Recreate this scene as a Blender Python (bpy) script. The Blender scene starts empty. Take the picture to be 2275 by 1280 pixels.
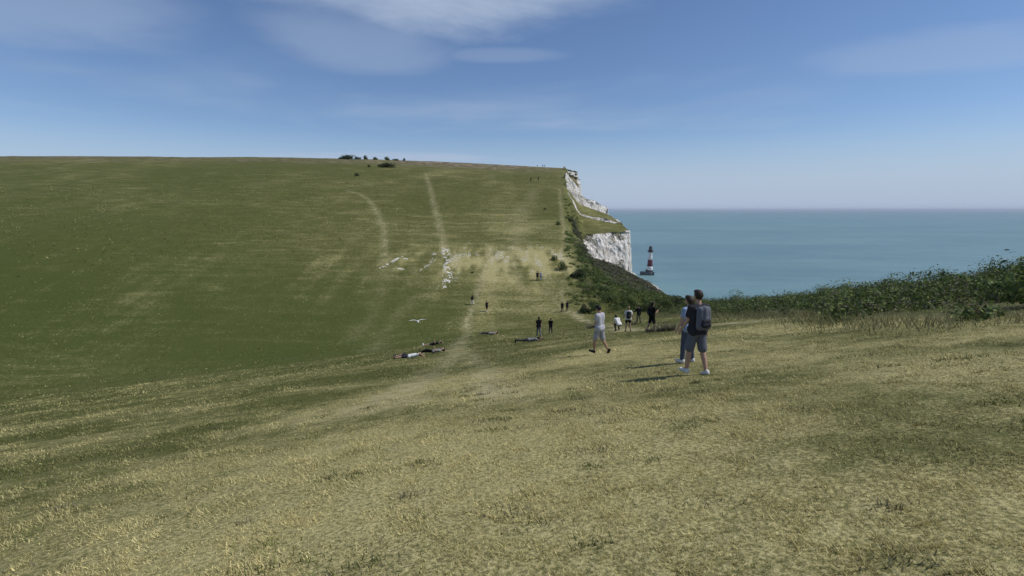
import bpy, bmesh, math, random
import numpy as np
from mathutils import Vector, Matrix, Euler

random.seed(7)
RNG = np.random.default_rng(11)
SC = bpy.context.scene
C = SC.collection
R = math.radians

# ------------------------------------------------------------------ camera
F_PX = 1100.0                      # focal length in photograph pixels (2275 x 1280)
PITCH = math.atan((640 - 466) / F_PX)
cam = bpy.data.cameras.new('camera')
cam.sensor_width = 36.0
cam.lens = 36.0 * F_PX / 2275.0
cam.clip_start = 0.1
cam.clip_end = 200000.0
cam_o = bpy.data.objects.new('camera', cam)
C.objects.link(cam_o)
cam_o.location = (0, 0, 0)
cam_o.rotation_euler = (math.pi / 2 - PITCH, 0, 0)
SC.camera = cam_o

# ------------------------------------------------------------------ sky
SUN_EL, SUN_AZ = R(53), R(-4)      # azimuth from +X (the sea side) towards +Y (ahead)
world = bpy.data.worlds.new('World')
SC.world = world
world.use_nodes = True
wt = world.node_tree
wt.nodes.clear()


def wn(t, **kw):
    n = wt.nodes.new(t)
    for k, v in kw.items():
        setattr(n, k, v)
    return n


sky = wn('ShaderNodeTexSky')
sky.sky_type = 'NISHITA'
sky.sun_disc = False
sky.sun_elevation = SUN_EL
sky.sun_rotation = math.pi / 2 - SUN_AZ
sky.altitude = 90
sky.air_density = 0.95
sky.dust_density = 0.15
sky.ozone_density = 4.0
bg = wn('ShaderNodeBackground')
bg.inputs['Strength'].default_value = 0.085
wout = wn('ShaderNodeOutputWorld')
tc = wn('ShaderNodeTexCoord')
sep = wn('ShaderNodeSeparateXYZ')
wt.links.new(tc.outputs['Generated'], sep.inputs[0])


def wmath(op, a, b=None, clamp=False):
    n = wn('ShaderNodeMath', operation=op)
    n.use_clamp = clamp
    for i, v in enumerate((a, b)):
        if v is None:
            continue
        if isinstance(v, (int, float)):
            n.inputs[i].default_value = v
        else:
            wt.links.new(v, n.inputs[i])
    return n.outputs[0]


zc = wmath('MAXIMUM', sep.outputs['Z'], 0.03)
cx = wmath('DIVIDE', sep.outputs['X'], zc)
cy = wmath('DIVIDE', sep.outputs['Y'], zc)
comb = wn('ShaderNodeCombineXYZ')
wt.links.new(cx, comb.inputs[0])
wt.links.new(cy, comb.inputs[1])
comb.inputs[2].default_value = 3.7


def wnoise(scale, detail, rough, off, dist=0.0):
    mp = wn('ShaderNodeMapping')
    mp.inputs['Location'].default_value = off
    wt.links.new(comb.outputs[0], mp.inputs[0])
    n = wn('ShaderNodeTexNoise')
    n.inputs['Scale'].default_value = scale
    n.inputs['Detail'].default_value = detail
    n.inputs['Roughness'].default_value = rough
    n.inputs['Distortion'].default_value = dist
    wt.links.new(mp.outputs[0], n.inputs['Vector'])
    return n.outputs['Fac']


def wramp(v, lo, hi, top=1.0):
    n = wn('ShaderNodeMapRange', interpolation_type='SMOOTHSTEP')
    wt.links.new(v, n.inputs['Value'])
    n.inputs['From Min'].default_value = lo
    n.inputs['From Max'].default_value = hi
    n.inputs['To Min'].default_value = 0.0
    n.inputs['To Max'].default_value = top
    return n.outputs['Result']


nz = wnoise(0.9, 7.0, 0.60, (2.05, 0.35, 0.0), 0.35)
nzc = wmath('MULTIPLY', wmath('SUBTRACT', nz, 0.5), 2.6)


def bank(x, y, rx_, ry_, top, soft=1.7):
    """one soft cloud bank at a place on the cloud deck"""
    dx = wmath('DIVIDE', wmath('SUBTRACT', cx, x), rx_)
    dy = wmath('DIVIDE', wmath('SUBTRACT', cy, y), ry_)
    d = wmath('ADD', wmath('MULTIPLY', dx, dx), wmath('MULTIPLY', dy, dy))
    return wramp(wmath('ADD', d, nzc), soft, 0.0, top)


cl = wramp(wnoise(0.30, 4.0, 0.55, (4.3, 1.9, 5.0), 0.2), 0.48, 0.80, 0.50)
for bk in ((-0.30, 2.15, 0.95, 0.85, 1.0), (-0.95, 3.2, 0.5, 0.65, 0.32), (-0.05, 3.45, 0.35, 0.16, 0.22), (-2.6, 10.2, 2.6, 1.3, 0.8), (-2.6, 2.6, 0.9, 0.7, 0.35),
           (2.9, 3.4, 0.8, 0.5, 0.25), (1.2, -2.4, 1.2, 0.8, 0.5), (-3.0, -1.0, 1.0, 1.2, 0.45)):
    cl = wmath('MAXIMUM', cl, bank(*bk))
# the thin veil of vapour low over the horizon, all the way round
cl = wmath('MAXIMUM', cl, wramp(sep.outputs['Z'], 0.16, 0.0, 0.96))
mixs = wn('ShaderNodeMix', data_type='RGBA')
wt.links.new(cl, mixs.inputs[0])
tint = wn('ShaderNodeMix', data_type='RGBA', blend_type='MULTIPLY')   # cool camera white balance
tint.inputs[0].default_value = 1.0
wt.links.new(sky.outputs[0], tint.inputs[6])
tint.inputs[7].default_value = (0.90, 0.93, 1.02, 1)
wt.links.new(tint.outputs[2], mixs.inputs[6])
mixs.inputs[7].default_value = (4.25, 5.15, 6.7, 1)
wt.links.new(mixs.outputs[2], bg.inputs['Color'])
wt.links.new(bg.outputs[0], wout.inputs[0])

# ------------------------------------------------------------------ sun
SUN_DIR = Vector((math.cos(SUN_EL) * math.cos(SUN_AZ), math.cos(SUN_EL) * math.sin(SUN_AZ), math.sin(SUN_EL)))
sun = bpy.data.lights.new('sun', 'SUN')
sun.energy = 2.9
sun.angle = R(0.53)
sun.color = (1.0, 0.955, 0.88)
sun_o = bpy.data.objects.new('sun', sun)
C.objects.link(sun_o)
sun_o.rotation_euler = SUN_DIR.to_track_quat('Z', 'Y').to_euler()
sun_o.location = SUN_DIR * 300

# ------------------------------------------------------------------ exposure
SC.view_settings.view_transform = 'Standard'
SC.view_settings.look = 'None'
SC.view_settings.exposure = 0.22
SC.view_settings.gamma = 1.0
SC.view_settings.use_curve_mapping = False

# ================================================================== helpers


def tag(o, label=None, cat=None, group=None, kind=None):
    if label:
        o['label'] = label
    if cat:
        o['category'] = cat
    if group:
        o['group'] = group
    if kind:
        o['kind'] = kind
    return o


def np_mesh(name, V, loops, sizes, smooth=False):
    me = bpy.data.meshes.new(name)
    V = np.asarray(V, np.float32)
    loops = np.asarray(loops, np.int32).ravel()
    sizes = np.asarray(sizes, np.int32).ravel()
    me.vertices.add(len(V))
    me.vertices.foreach_set('co', V.ravel())
    me.loops.add(len(loops))
    me.loops.foreach_set('vertex_index', loops)
    me.polygons.add(len(sizes))
    st = np.zeros(len(sizes), np.int32)
    st[1:] = np.cumsum(sizes)[:-1]
    me.polygons.foreach_set('loop_start', st)
    if smooth:
        me.polygons.foreach_set('use_smooth', np.ones(len(sizes), bool))
    me.update(calc_edges=True)
    return me


def add_col(me, name, arr):
    a = me.attributes.new(name, 'FLOAT_COLOR', 'POINT')
    arr = np.asarray(arr, np.float32)
    if arr.shape[1] == 3:
        arr = np.concatenate([arr, np.ones((len(arr), 1), np.float32)], 1)
    a.data.foreach_set('color', arr.ravel())


def link(name, me, mat=None, parent=None):
    o = bpy.data.objects.new(name, me)
    C.objects.link(o)
    if mat is not None and me is not None and len(me.materials) == 0:
        me.materials.append(mat)
    if parent is not None:
        o.parent = parent
    return o


def empty(name, loc=(0, 0, 0), rz=0.0):
    o = bpy.data.objects.new(name, None)
    o.empty_display_size = 0.2
    C.objects.link(o)
    o.location = loc
    o.rotation_euler = (0, 0, rz)
    return o


# ---- lattice noise in numpy
_PERM = np.random.default_rng(5).permutation(4096).astype(np.int64)
_VAL = np.random.default_rng(6).random(4096)


def _h(ix, iy, iz):
    a = _PERM[ix & 4095]
    b = _PERM[(a + iy) & 4095]
    return _VAL[_PERM[(b + iz) & 4095]]


def vnoise(x, y, z=0.0):
    x, y, z = np.broadcast_arrays(np.asarray(x, float), np.asarray(y, float), np.asarray(z, float))
    ix, iy, iz = np.floor(x).astype(np.int64), np.floor(y).astype(np.int64), np.floor(z).astype(np.int64)
    fx, fy, fz = x - ix, y - iy, z - iz
    fx, fy, fz = [f * f * (3 - 2 * f) for f in (fx, fy, fz)]
    r = 0
    for dx in (0, 1):
        wx = fx if dx else 1 - fx
        for dy in (0, 1):
            wy = fy if dy else 1 - fy
            for dz in (0, 1):
                wz = fz if dz else 1 - fz
                r = r + wx * wy * wz * _h(ix + dx, iy + dy, iz + dz)
    return r * 2 - 1


def fbm(x, y, z=0.0, octv=4, gain=0.5):
    a, s, f, r = 1.0, 0.0, 1.0, 0.0
    for i in range(octv):
        r = r + a * vnoise(np.asarray(x) * f + 17.3 * i, np.asarray(y) * f + 5.1 * i, np.asarray(z) * f + 9.7 * i)
        s += a
        a *= gain
        f *= 2.03
    return r / s


def sstep(a, b, x):
    t = np.clip((np.asarray(x, float) - a) / (b - a), 0, 1)
    return t * t * (3 - 2 * t)


def lerp(a, b, t):
    return a + (b - a) * t


# ================================================================== the lie of the land (eye at the origin, +Y ahead, +X to the sea)
SEA_Z = -92.0
_yk = np.linspace(-200, 900, 2201)
_sl = np.interp(_yk, [-200, 60, 74, 84, 106, 122, 234, 340, 480, 600, 900],
                [0.10, 0.16, 0.26, 0.27, 0.25, 0.185, 0.172, 0.10, -0.02, -0.05, -0.05])
_hz = np.concatenate([[0], np.cumsum((_sl[1:] + _sl[:-1]) * 0.5 * np.diff(_yk))])
_hz = _hz - np.interp(90, _yk, _hz) - 12.9

_EY = np.array([60, 150, 160, 179, 194, 233, 265, 297, 313, 330, 345, 380, 900.0])
_EZ = np.array([-14, -10.5, -9.0, -7.0, -4.6, -0.8, 1.6, 5.6, 14, 21.8, 24.5, 26, 26.0])
_CY = np.array([-200, 0, 60, 100, 129, 165, 179, 233, 302, 330, 360, 420, 900.0])
_CX = np.array([58, 53, 50, 46, 42.5, 40.3, 42, 42, 42, 42.5, 38, 30, 20.0])


def coast(y):
    y = np.asarray(y, float)
    c = np.interp(y, _CY, _CX)
    return c + 1.1 * fbm(y / 14.0, 3.3, 0, 3) * sstep(40, 90, y)


def hill(x, y):
    z = np.interp(y, _yk, _hz)
    x = np.asarray(x, float)
    lat = np.where(x < 0, 6.4 * np.tanh(-x / 118.0), -0.045 * x)
    z = z + lat * np.clip(np.asarray(y) / 357.0, 0, 1.2)
    z = z + 0.55 * fbm(x / 45.0, np.asarray(y) / 45.0, 1.0, 3) * sstep(90, 160, y)
    return z


def near(x, y):
    z = -1.62 - 0.230 * np.asarray(y, float) + 0.1255 * np.clip(x, -90, 70)
    z = z + np.where(np.asarray(y) < 0, 0.10 * np.asarray(y), 0)
    return z


def grass_edge(y):
    y = np.asarray(y, float)
    return 0.101 * y + 0.5 * fbm(y / 9.0, 8.8, 0, 2)


def smax(a, b, k):
    h = np.clip(0.5 + 0.5 * (a - b) / k, 0, 1)
    return lerp(b, a, h) + k * h * (1 - h)


def height(x, y, cliffs=True):
    x = np.asarray(x, float)
    y = np.asarray(y, float)
    n, h = near(x, y), hill(x, y)
    zb = smax(n, h, 4.0) - 0.3 * sstep(48, 70, y)
    zb = zb + 0.75 * np.exp(-((x + 4) / 5.5) ** 2 - ((y - 48) / 7.0) ** 2) - 0.22 * np.exp(-((x - 3.5) / 3.0) ** 2 - ((y - 51) / 6.0) ** 2)
    zb = zb + 0.10 * fbm(x / 5.0, y / 5.0, 2.0, 3) * sstep(4, 20, y) + 0.02 * fbm(x / 0.9, y / 0.9, 4.0, 2) + 0.30 * fbm(x / 9.0, y / 5.0, 14.0, 3) * sstep(70, 110, y)
    xc = coast(y)
    xg = grass_edge(y)
    t = np.clip((x - xg) / np.maximum(xc - xg, 1), 0, 1.15)
    # lower scrub floor, and the terrace above the white scarp
    zs = -14.9 - 0.32 * (x - 24) + 0.030 * (y - 163) - 0.9 * sstep(30, 42, x) + 0.5 * fbm(x / 7, y / 7, 6.0, 3)
    zl = lerp(zb, zs, sstep(0.0, 0.34, t))
    ez = np.interp(y, _EY, _EZ)
    wlo = 1 - sstep(176, 215, y)
    zu = lerp(zb, ez + 0.25 * fbm(x / 6, y / 6, 7.0, 3), np.clip(lerp(0.40 * sstep(0, 0.40, t) + 0.60 * t, 0.90 * sstep(0.02, 0.34, t) + 0.10 * t, wlo), 0, 1))
    # small scarps on the terrace
    m = sstep(0.0, 0.08, t)
    for ys, k, amp, w, fall in ((214, -0.3, 4.2, 1.1, 12), (243, -0.3, 4.0, 1.1, 12), (296, -0.4, 5.0, 1.6, 14), (322, -0.3, 2.6, 1.0, 9), (192, 0.4, 1.3, 0.6, 6)):
        d = y - (ys - k * (x - 30) + 2.6 * fbm(x / 6.0, ys, 0, 3))
        zu = zu + m * amp * sstep(-w, w, d) * np.exp(-np.maximum(d, 0) / fall) * (0.85 + 0.4 * vnoise(x / 5.0, ys))
    ys1 = 166.0 + 0.42 * (x - 32) + 2.2 * fbm(x / 5.5, 2.2, 0, 3)
    st = np.clip((y - ys1) / 4.6 + 0.5, 0, 1)
    st = st ** 0.8
    zd = lerp(zl, zu, st)
    z = lerp(zb, zd, sstep(76, 104, y))
    if cliffs:
        d = (x - xc)
        z = lerp(z, SEA_Z - 3, np.clip(d / 6.5, 0, 1) ** 0.8)
    return z


CP, SP = math.cos(PITCH), math.sin(PITCH)


def pix_dir(px, py):
    u, v = (px - 1137.5) / F_PX, (640 - py) / F_PX
    return np.array([u, CP + v * SP, -SP + v * CP])


_TT = np.concatenate([np.arange(1.5, 60, 0.05), np.arange(60, 520, 0.2)])


def ground_at(px, py):
    """The point of the land seen at a place in the photograph."""
    d = pix_dir(px, py)
    P = _TT[:, None] * d[None, :]
    below = P[:, 2] < height(P[:, 0], P[:, 1])
    i = int(np.argmax(below))
    if not below.any():
        i = int(np.argmin(np.abs(P[:, 1] - 345)))
    p = P[i]
    return np.array([p[0], p[1], float(height(p[0], p[1]))])


def to_pix(p):
    x, y, z = p
    dep = y * CP - z * SP
    v = y * SP + z * CP
    return 1137.5 + F_PX * x / dep, 640 - F_PX * v / dep, dep


def poly(pts):
    return np.array([ground_at(*p)[:2] for p in pts])


def seg_dist(X, Y, P):
    """distance to a polyline, and how far along it (0..1)"""
    best = np.full(X.shape, 1e9)
    al = np.zeros(X.shape)
    n = len(P) - 1
    for i in range(n):
        a, b = P[i], P[i + 1]
        ab = b - a
        L2 = max(float(ab @ ab), 1e-9)
        t = np.clip(((X - a[0]) * ab[0] + (Y - a[1]) * ab[1]) / L2, 0, 1)
        d = np.hypot(X - a[0] - t * ab[0], Y - a[1] - t * ab[1])
        k = d < best
        best = np.where(k, d, best)
        al = np.where(k, (i + t) / n, al)
    return best, al


# worn paths: (points in the photograph, half width in metres, strength)
PATHS = [
    (poly([(770, 424), (800, 431), (822, 447), (842, 478), (852, 505), (855, 540), (857, 575)]), 0.75, 0.62),
    (poly([(946, 385), (953, 410), (961, 440), (972, 480), (981, 520), (990, 556)]), 0.8, 0.62),
    (poly([(1243, 420), (1247, 470), (1255, 530), (1266, 566), (1258, 606), (1249, 650), (1251, 692)]), 0.6, 0.5),
    (poly([(1190, 420), (1160, 480), (1146, 540), (1120, 600)]), 2.5, 0.22),
    (poly([(1090, 560), (1080, 600), (1062, 650), (1040, 710), (1022, 760), (1000, 800), (930, 850), (870, 890), (800, 915)]), 0.7, 0.72),
    (poly([(1022, 770), (1050, 800), (1075, 835), (1105, 862), (1130, 885)]), 0.5, 0.75),
    (poly([(1075, 692), (1140, 688), (1200, 686), (1252, 694), (1300, 708)]), 0.5, 0.4),
    (poly([(1185, 560), (1205, 610), (1222, 650), (1248, 694)]), 1.0, 0.24),
    (poly([(1130, 560), (1100, 640), (1085, 690)]), 1.0, 0.18),
    (poly([(1255, 690), (1275, 694), (1330, 722), (1400, 734), (1440, 730), (1490, 728), (1580, 722), (1700, 712)]), 0.8, 0.9),
    (poly([(1258, 640), (1300, 662)]), 0.4, 0.5),
    (poly([(960, 640), (900, 690), (850, 740), (800, 790)]), 1.6, 0.16),
    (poly([(857, 580), (850, 640), (830, 700), (790, 750)]), 1.6, 0.16),
    (poly([(1150, 560), (1150, 620), (1190, 690)]), 1.0, 0.22),
]
SCAR_LINES = [
    (poly([(844, 598), (866, 585), (894, 570)]), 0.35),
    (poly([(897, 575), (912, 578)]), 0.3),
    (poly([(872, 599), (884, 597), (897, 600)]), 0.35),
    (poly([(918, 607), (940, 598), (960, 580), (966, 562)]), 0.3),
    (poly([(988, 552), (992, 575), (994, 600), (993, 622), (991, 640)]), 0.5),
]


def surface_masks(X, Y):
    """dry, lush, path, scrub : real differences in what grows where"""
    X = np.asarray(X, float)
    Y = np.asarray(Y, float)
    n1 = fbm(X / 9.0, Y / 9.0, 0, 4)
    n2 = fbm(X / 2.6, Y / 2.6, 3.0, 3)
    n3 = fbm(X / 30.0, Y / 40.0, 7.0, 3)
    nh, hh = near(X, Y), hill(X, Y)
    far = sstep(-9.0, 5.0, hh - nh)
    # the near brow is parched, the bottom of the coombe lush, the hill in between
    n4 = fbm(X / 3.4, Y / 2.2, 71, 3)
    dry_n = 0.76 - 0.50 * sstep(8, 25, Y - 0.75 * X + 7 * n1) + 0.42 * n1 + 0.25 * n2 + 0.45 * n4 - 0.25 * sstep(0.25, 0.6, n4 + n1) * sstep(6, 9, Y)
    dry_f = 0.22 + 0.16 * n1 + 0.10 * n2 + 0.25 * n3
    # parched steeper bank at the foot of the hill
    stk = fbm(X / 1.3, Y / 5.0, 12, 3)
    bank = sstep(85, 98, Y + 5 * n1) * (1 - sstep(104, 114, Y + 4 * n1)) * (0.45 * sstep(-36, -24, X + 3 * n1) + 0.55 * sstep(-17, -4, X + 3 * n1)) * np.clip(0.50 + 1.6 * stk + 0.8 * n1, 0, 1.2)
    dry_f = dry_f + 0.60 * bank
    # sheep- and foot-worn streaks running straight down the lower bank
    dry_f = dry_f + 0.42 * np.clip(fbm(X / 2.4, Y / 30.0, 44, 3) - 0.04, 0, 1) * sstep(62, 74, Y) * (1 - sstep(100, 118, Y))
    dry_f = dry_f + 0.16 * np.clip(fbm(X / 8.0, Y / 160.0, 47, 3), 0, 1) * sstep(100, 125, Y) * (1 - sstep(240, 290, Y))
    top = sstep(300, 345, Y) * sstep(-90, -40, X)
    dry_f = dry_f + 0.28 * top * (0.6 + n2)
    dry = lerp(dry_n, dry_f, far)
    coombe = np.exp(-((Y - 62 + 0.2 * X) / 26.0) ** 2) * sstep(14, -25, X)
    lush = np.clip(coombe * (0.75 + 0.5 * n1) + 0.45 * sstep(-30, -120, X) * (1 - sstep(200, 300, Y)) * far, 0, 1)
    dry = dry * (1 - 0.6 * lush)
    path = np.zeros(X.shape)
    for P, w, s in PATHS:
        d, al = seg_dist(X + 0.35 * w * n2 * 2, Y + 0.35 * w * n1 * 2, P)
        path = np.maximum(path, s * np.exp(-(d / w) ** 2) * (0.75 + 0.5 * n2))
    xc, xg = coast(Y), grass_edge(Y)
    t = (X - xg) / np.maximum(xc - xg, 1)
    under = sstep(78, 92, Y)
    scrub = under * sstep(0.02, 0.12, t) * sstep(0.3, 0.0, (Y - 156) / 30.0) * np.where(Y > 130, sstep(0.05, 0.3, t), 1.0)
    bank_r = (1 - under) * sstep(9.5, 13, X - 0.16 * Y + 2.0 * n1)
    scrub = np.clip(np.maximum(scrub, bank_r), 0, 1)
    return np.clip(dry, 0, 1), lush, np.clip(path, 0, 1), scrub, t, under


# ------------------------------------------------------------------ materials
MATS = {}


def new_mat(name):
    m = bpy.data.materials.new(name)
    m.use_nodes = True
    nt = m.node_tree
    nt.nodes.clear()
    out = nt.nodes.new('ShaderNodeOutputMaterial')
    b = nt.nodes.new('ShaderNodeBsdfPrincipled')
    nt.links.new(b.outputs[0], out.inputs[0])
    b.inputs['Specular IOR Level'].default_value = 0.25
    MATS[name] = m
    return m, nt, b


class NB:
    def __init__(self, nt):
        self.nt = nt

    def node(self, t, **kw):
        n = self.nt.nodes.new(t)
        for k, v in kw.items():
            setattr(n, k, v)
        return n

    def put(self, sock, v):
        if isinstance(v, (int, float)):
            sock.default_value = v
        elif isinstance(v, (tuple, list)):
            sock.default_value = (*v, 1) if len(v) == 3 and sock.type == 'RGBA' else v
        else:
            self.nt.links.new(v, sock)

    def math(self, op, a, b=None, clamp=False):
        n = self.node('ShaderNodeMath', operation=op)
        n.use_clamp = clamp
        self.put(n.inputs[0], a)
        if b is not None:
            self.put(n.inputs[1], b)
        return n.outputs[0]

    def mix(self, f, a, b, blend='MIX'):
        n = self.node('ShaderNodeMix', data_type='RGBA', blend_type=blend)
        n.clamp_factor = True
        self.put(n.inputs[0], f)
        self.put(n.inputs[6], a)
        self.put(n.inputs[7], b)
        return n.outputs[2]

    def ramp(self, v, lo, hi, a=0.0, b=1.0, smooth=True):
        n = self.node('ShaderNodeMapRange', interpolation_type='SMOOTHSTEP' if smooth else 'LINEAR')
        self.put(n.inputs['Value'], v)
        n.inputs['From Min'].default_value = lo
        n.inputs['From Max'].default_value = hi
        n.inputs['To Min'].default_value = a
        n.inputs['To Max'].default_value = b
        return n.outputs['Result']

    def coord(self, scale=(1, 1, 1), loc=(0, 0, 0), kind='Object'):
        t = self.node('ShaderNodeTexCoord')
        m = self.node('ShaderNodeMapping')
        m.inputs['Scale'].default_value = scale
        m.inputs['Location'].default_value = loc
        self.nt.links.new(t.outputs[kind], m.inputs[0])
        return m.outputs[0]

    def noise(self, vec, scale, detail=3.0, rough=0.55, dist=0.0):
        n = self.node('ShaderNodeTexNoise')
        self.put(n.inputs['Vector'], vec)
        n.inputs['Scale'].default_value = scale
        n.inputs['Detail'].default_value = detail
        n.inputs['Roughness'].default_value = rough
        n.inputs['Distortion'].default_value = dist
        return n.outputs['Fac']

    def voro(self, vec, scale, feature='F1', out='Distance'):
        n = self.node('ShaderNodeTexVoronoi', feature=feature)
        self.put(n.inputs['Vector'], vec)
        n.inputs['Scale'].default_value = scale
        return n.outputs[out]

    def attr(self, name):
        n = self.node('ShaderNodeAttribute')
        n.attribute_name = name
        return n

    def bump(self, h, strength, dist, normal=None):
        n = self.node('ShaderNodeBump')
        n.inputs['Strength'].default_value = strength
        n.inputs['Distance'].default_value = dist
        self.put(n.inputs['Height'], h)
        if normal is not None:
            self.put(n.inputs['Normal'], normal)
        return n.outputs[0]


def chalk_nodes(b):
    co = b.coord()
    cst = b.coord(scale=(1, 1, 0.45))
    n1 = b.noise(co, 0.35, 5, 0.6)
    n2 = b.noise(cst, 1.5, 4, 0.65, 0.6)
    v = b.voro(cst, 0.9)
    col = b.mix(b.ramp(n1, 0.35, 0.65), (0.88, 0.845, 0.78), (0.80, 0.74, 0.66))
    col = b.mix(b.ramp(n2, 0.56, 0.67, 0, 0.55), col, (0.38, 0.35, 0.30))
    col = b.mix(b.ramp(b.noise(co, 0.16, 4, 0.6), 0.55, 0.7, 0, 0.5), col, (0.58, 0.47, 0.35))
    tcz = b.node('ShaderNodeTexCoord')
    szz = b.node('ShaderNodeSeparateXYZ')
    b.nt.links.new(tcz.outputs['Object'], szz.inputs[0])
    zz = b.math('ADD', b.math('MULTIPLY', szz.outputs[2], 0.62), b.math('MULTIPLY', n1, 1.2))
    fl = b.ramp(b.math('ABSOLUTE', b.math('SUBTRACT', b.math('FRACT', zz), 0.5)), 0.10, 0.02)
    fl = b.math('MULTIPLY', fl, b.ramp(b.noise(co, 0.9, 3, 0.6), 0.45, 0.6))
    col = b.mix(b.math('MULTIPLY', fl, 0.5), col, (0.30, 0.28, 0.25))
    cr = b.noise(b.coord(scale=(1.1, 1.1, 0.14)), 1.0, 4, 0.6, 0.4)
    cr = b.ramp(b.math('ABSOLUTE', b.math('SUBTRACT', cr, 0.5)), 0.035, 0.0)
    col = b.mix(b.math('MULTIPLY', cr, 0.4), col, (0.28, 0.25, 0.21))
    h = b.math('ADD', b.math('MULTIPLY', n2, 0.8), b.math('MULTIPLY', v, 0.7))
    h = b.math('SUBTRACT', h, b.math('MULTIPLY', cr, 0.5))
    return col, h


def make_ground_mat():
    m, nt, bs = new_mat('turf_and_chalk')
    b = NB(nt)
    A, B = b.attr('cover'), b.attr('rock')
    sa = b.node('ShaderNodeSeparateColor')
    nt.links.new(A.outputs['Color'], sa.inputs[0])
    sb = b.node('ShaderNodeSeparateColor')
    nt.links.new(B.outputs['Color'], sb.inputs[0])
    dry, lush, path = sa.outputs[0], sa.outputs[1], sa.outputs[2]
    chalk, scrub, mott = sb.outputs[0], sb.outputs[1], sb.outputs[2]
    co = b.coord()
    fine = b.noise(co, 24.0, 4, 0.7)
    mid = b.noise(co, 2.2, 4, 0.6)
    mid2 = b.noise(co, 0.55, 3, 0.55)
    terr = b.noise(b.coord(scale=(0.10, 0.55, 0.9)), 1.0, 4, 0.6)      # sheep-trodden lines along the slope
    dn = b.math('ADD', dry, b.math('MULTIPLY', b.math('SUBTRACT', fine, 0.5), 0.9))
    dn = b.math('ADD', dn, b.math('MULTIPLY', b.math('SUBTRACT', mid, 0.5), 0.8))
    dn = b.math('ADD', dn, b.math('MULTIPLY', b.math('SUBTRACT', terr, 0.5), 0.75))
    tcz = b.node('ShaderNodeTexCoord')
    szz = b.node('ShaderNodeSeparateXYZ')
    nt.links.new(tcz.outputs['Object'], szz.inputs[0])
    zz = b.math('ADD', b.math('MULTIPLY', szz.outputs[2], 0.55), b.math('MULTIPLY', b.noise(b.coord(scale=(0.03, 0.03, 0.1)), 1.0, 3, 0.55), 2.6))
    trk = b.ramp(b.math('ABSOLUTE', b.math('SUBTRACT', b.math('FRACT', zz), 0.5)), 0.11, 0.02)
    trk = b.math('MULTIPLY', trk, b.ramp(b.noise(b.coord(scale=(0.02, 0.05, 0.1)), 1.0, 3, 0.6), 0.48, 0.62))
    farm = b.ramp(szz.outputs[1], 75, 110)
    dn = b.math('ADD', dn, b.math('MULTIPLY', b.math('MULTIPLY', trk, farm), 0.13))
    green = b.mix(b.ramp(mid2, 0.35, 0.65), (0.082, 0.089, 0.023), (0.106, 0.111, 0.035))
    green = b.mix(lush, green, (0.066, 0.085, 0.020))
    straw = b.mix(b.ramp(fine, 0.3, 0.7), (0.19, 0.176, 0.066), (0.54, 0.475, 0.23))
    col = b.mix(b.ramp(dn, 0.15, 0.95), green, straw)
    pcol = b.mix(b.ramp(mid, 0.35, 0.65), (0.31, 0.28, 0.15), (0.46, 0.41, 0.25))
    pf = b.math('MULTIPLY', path, b.ramp(b.noise(co, 1.1, 4, 0.6), 0.25, 0.7, 0.35, 1.15), clamp=True)
    col = b.mix(pf, col, pcol)
    scol = b.mix(b.ramp(mid2, 0.4, 0.62), (0.056, 0.074, 0.020), (0.085, 0.080, 0.042))
    col = b.mix(b.math('MULTIPLY', scrub, 0.9), col, scol)
    hcol = b.mix(b.ramp(b.noise(b.coord(scale=(0.25, 0.12, 1)), 1.0, 4, 0.6), 0.45, 0.66), (0.115, 0.092, 0.060), (0.33, 0.27, 0.19))
    col = b.mix(b.math('MULTIPLY', mott, 1.0, True), col, hcol)
    ch, hh = chalk_nodes(b)
    cf = b.ramp(b.math('ADD', chalk, b.math('MULTIPLY', b.math('SUBTRACT', mid, 0.5), 0.9)), 0.35, 0.6)
    col = b.mix(cf, col, ch)
    nt.links.new(col, bs.inputs['Base Color'])
    bs.inputs['Roughness'].default_value = 0.95
    bs.inputs['Specular IOR Level'].default_value = 0.1
    hgt = b.math('ADD', b.math('MULTIPLY', fine, 0.05), b.math('MULTIPLY', mid, 0.14))
    n0 = b.bump(hgt, 0.7, 1.0)
    n1 = b.bump(b.math('MULTIPLY', b.math('MULTIPLY', hh, cf), 0.7), 0.9, 1.0, n0)
    nt.links.new(n1, bs.inputs['Normal'])
    return m


def make_sea_mat():
    m, nt, bs = new_mat('sea_water')
    b = NB(nt)
    co = b.coord()
    ln = b.math('ADD', b.math('MULTIPLY', b.noise(b.coord(scale=(0.0012, 0.0030, 1)), 1.0, 5, 0.6), 0.6), b.math('MULTIPLY', b.noise(b.coord(scale=(0.008, 0.022, 1)), 1.0, 4, 0.65), 0.4))
    col = b.mix(b.ramp(ln, 0.35, 0.65), (0.120, 0.215, 0.245), (0.170, 0.285, 0.295))
    A = b.attr('shore')
    sa = b.node('ShaderNodeSeparateColor')
    nt.links.new(A.outputs['Color'], sa.inputs[0])
    col = b.mix(b.math('MULTIPLY', sa.outputs[0], 0.75), col, (0.20, 0.36, 0.36))
    fo = b.math('MULTIPLY', sa.outputs[1], b.ramp(b.noise(b.coord(scale=(0.05, 0.12, 1)), 1.0, 5, 0.65, 0.6), 0.45, 0.62))
    col = b.mix(fo, col, (0.72, 0.74, 0.73))
    nt.links.new(col, bs.inputs['Base Color'])
    bs.inputs['Roughness'].default_value = 0.42
    bs.inputs['IOR'].default_value = 1.33
    bs.inputs['Specular IOR Level'].default_value = 0.35
    w = b.math('ADD', b.noise(b.coord(scale=(0.06, 0.16, 1)), 1.0, 4, 0.6), b.math('MULTIPLY', b.noise(co, 0.5, 3, 0.6), 0.4))
    nt.links.new(b.bump(w, 0.8, 2.2), bs.inputs['Normal'])
    return m


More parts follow.
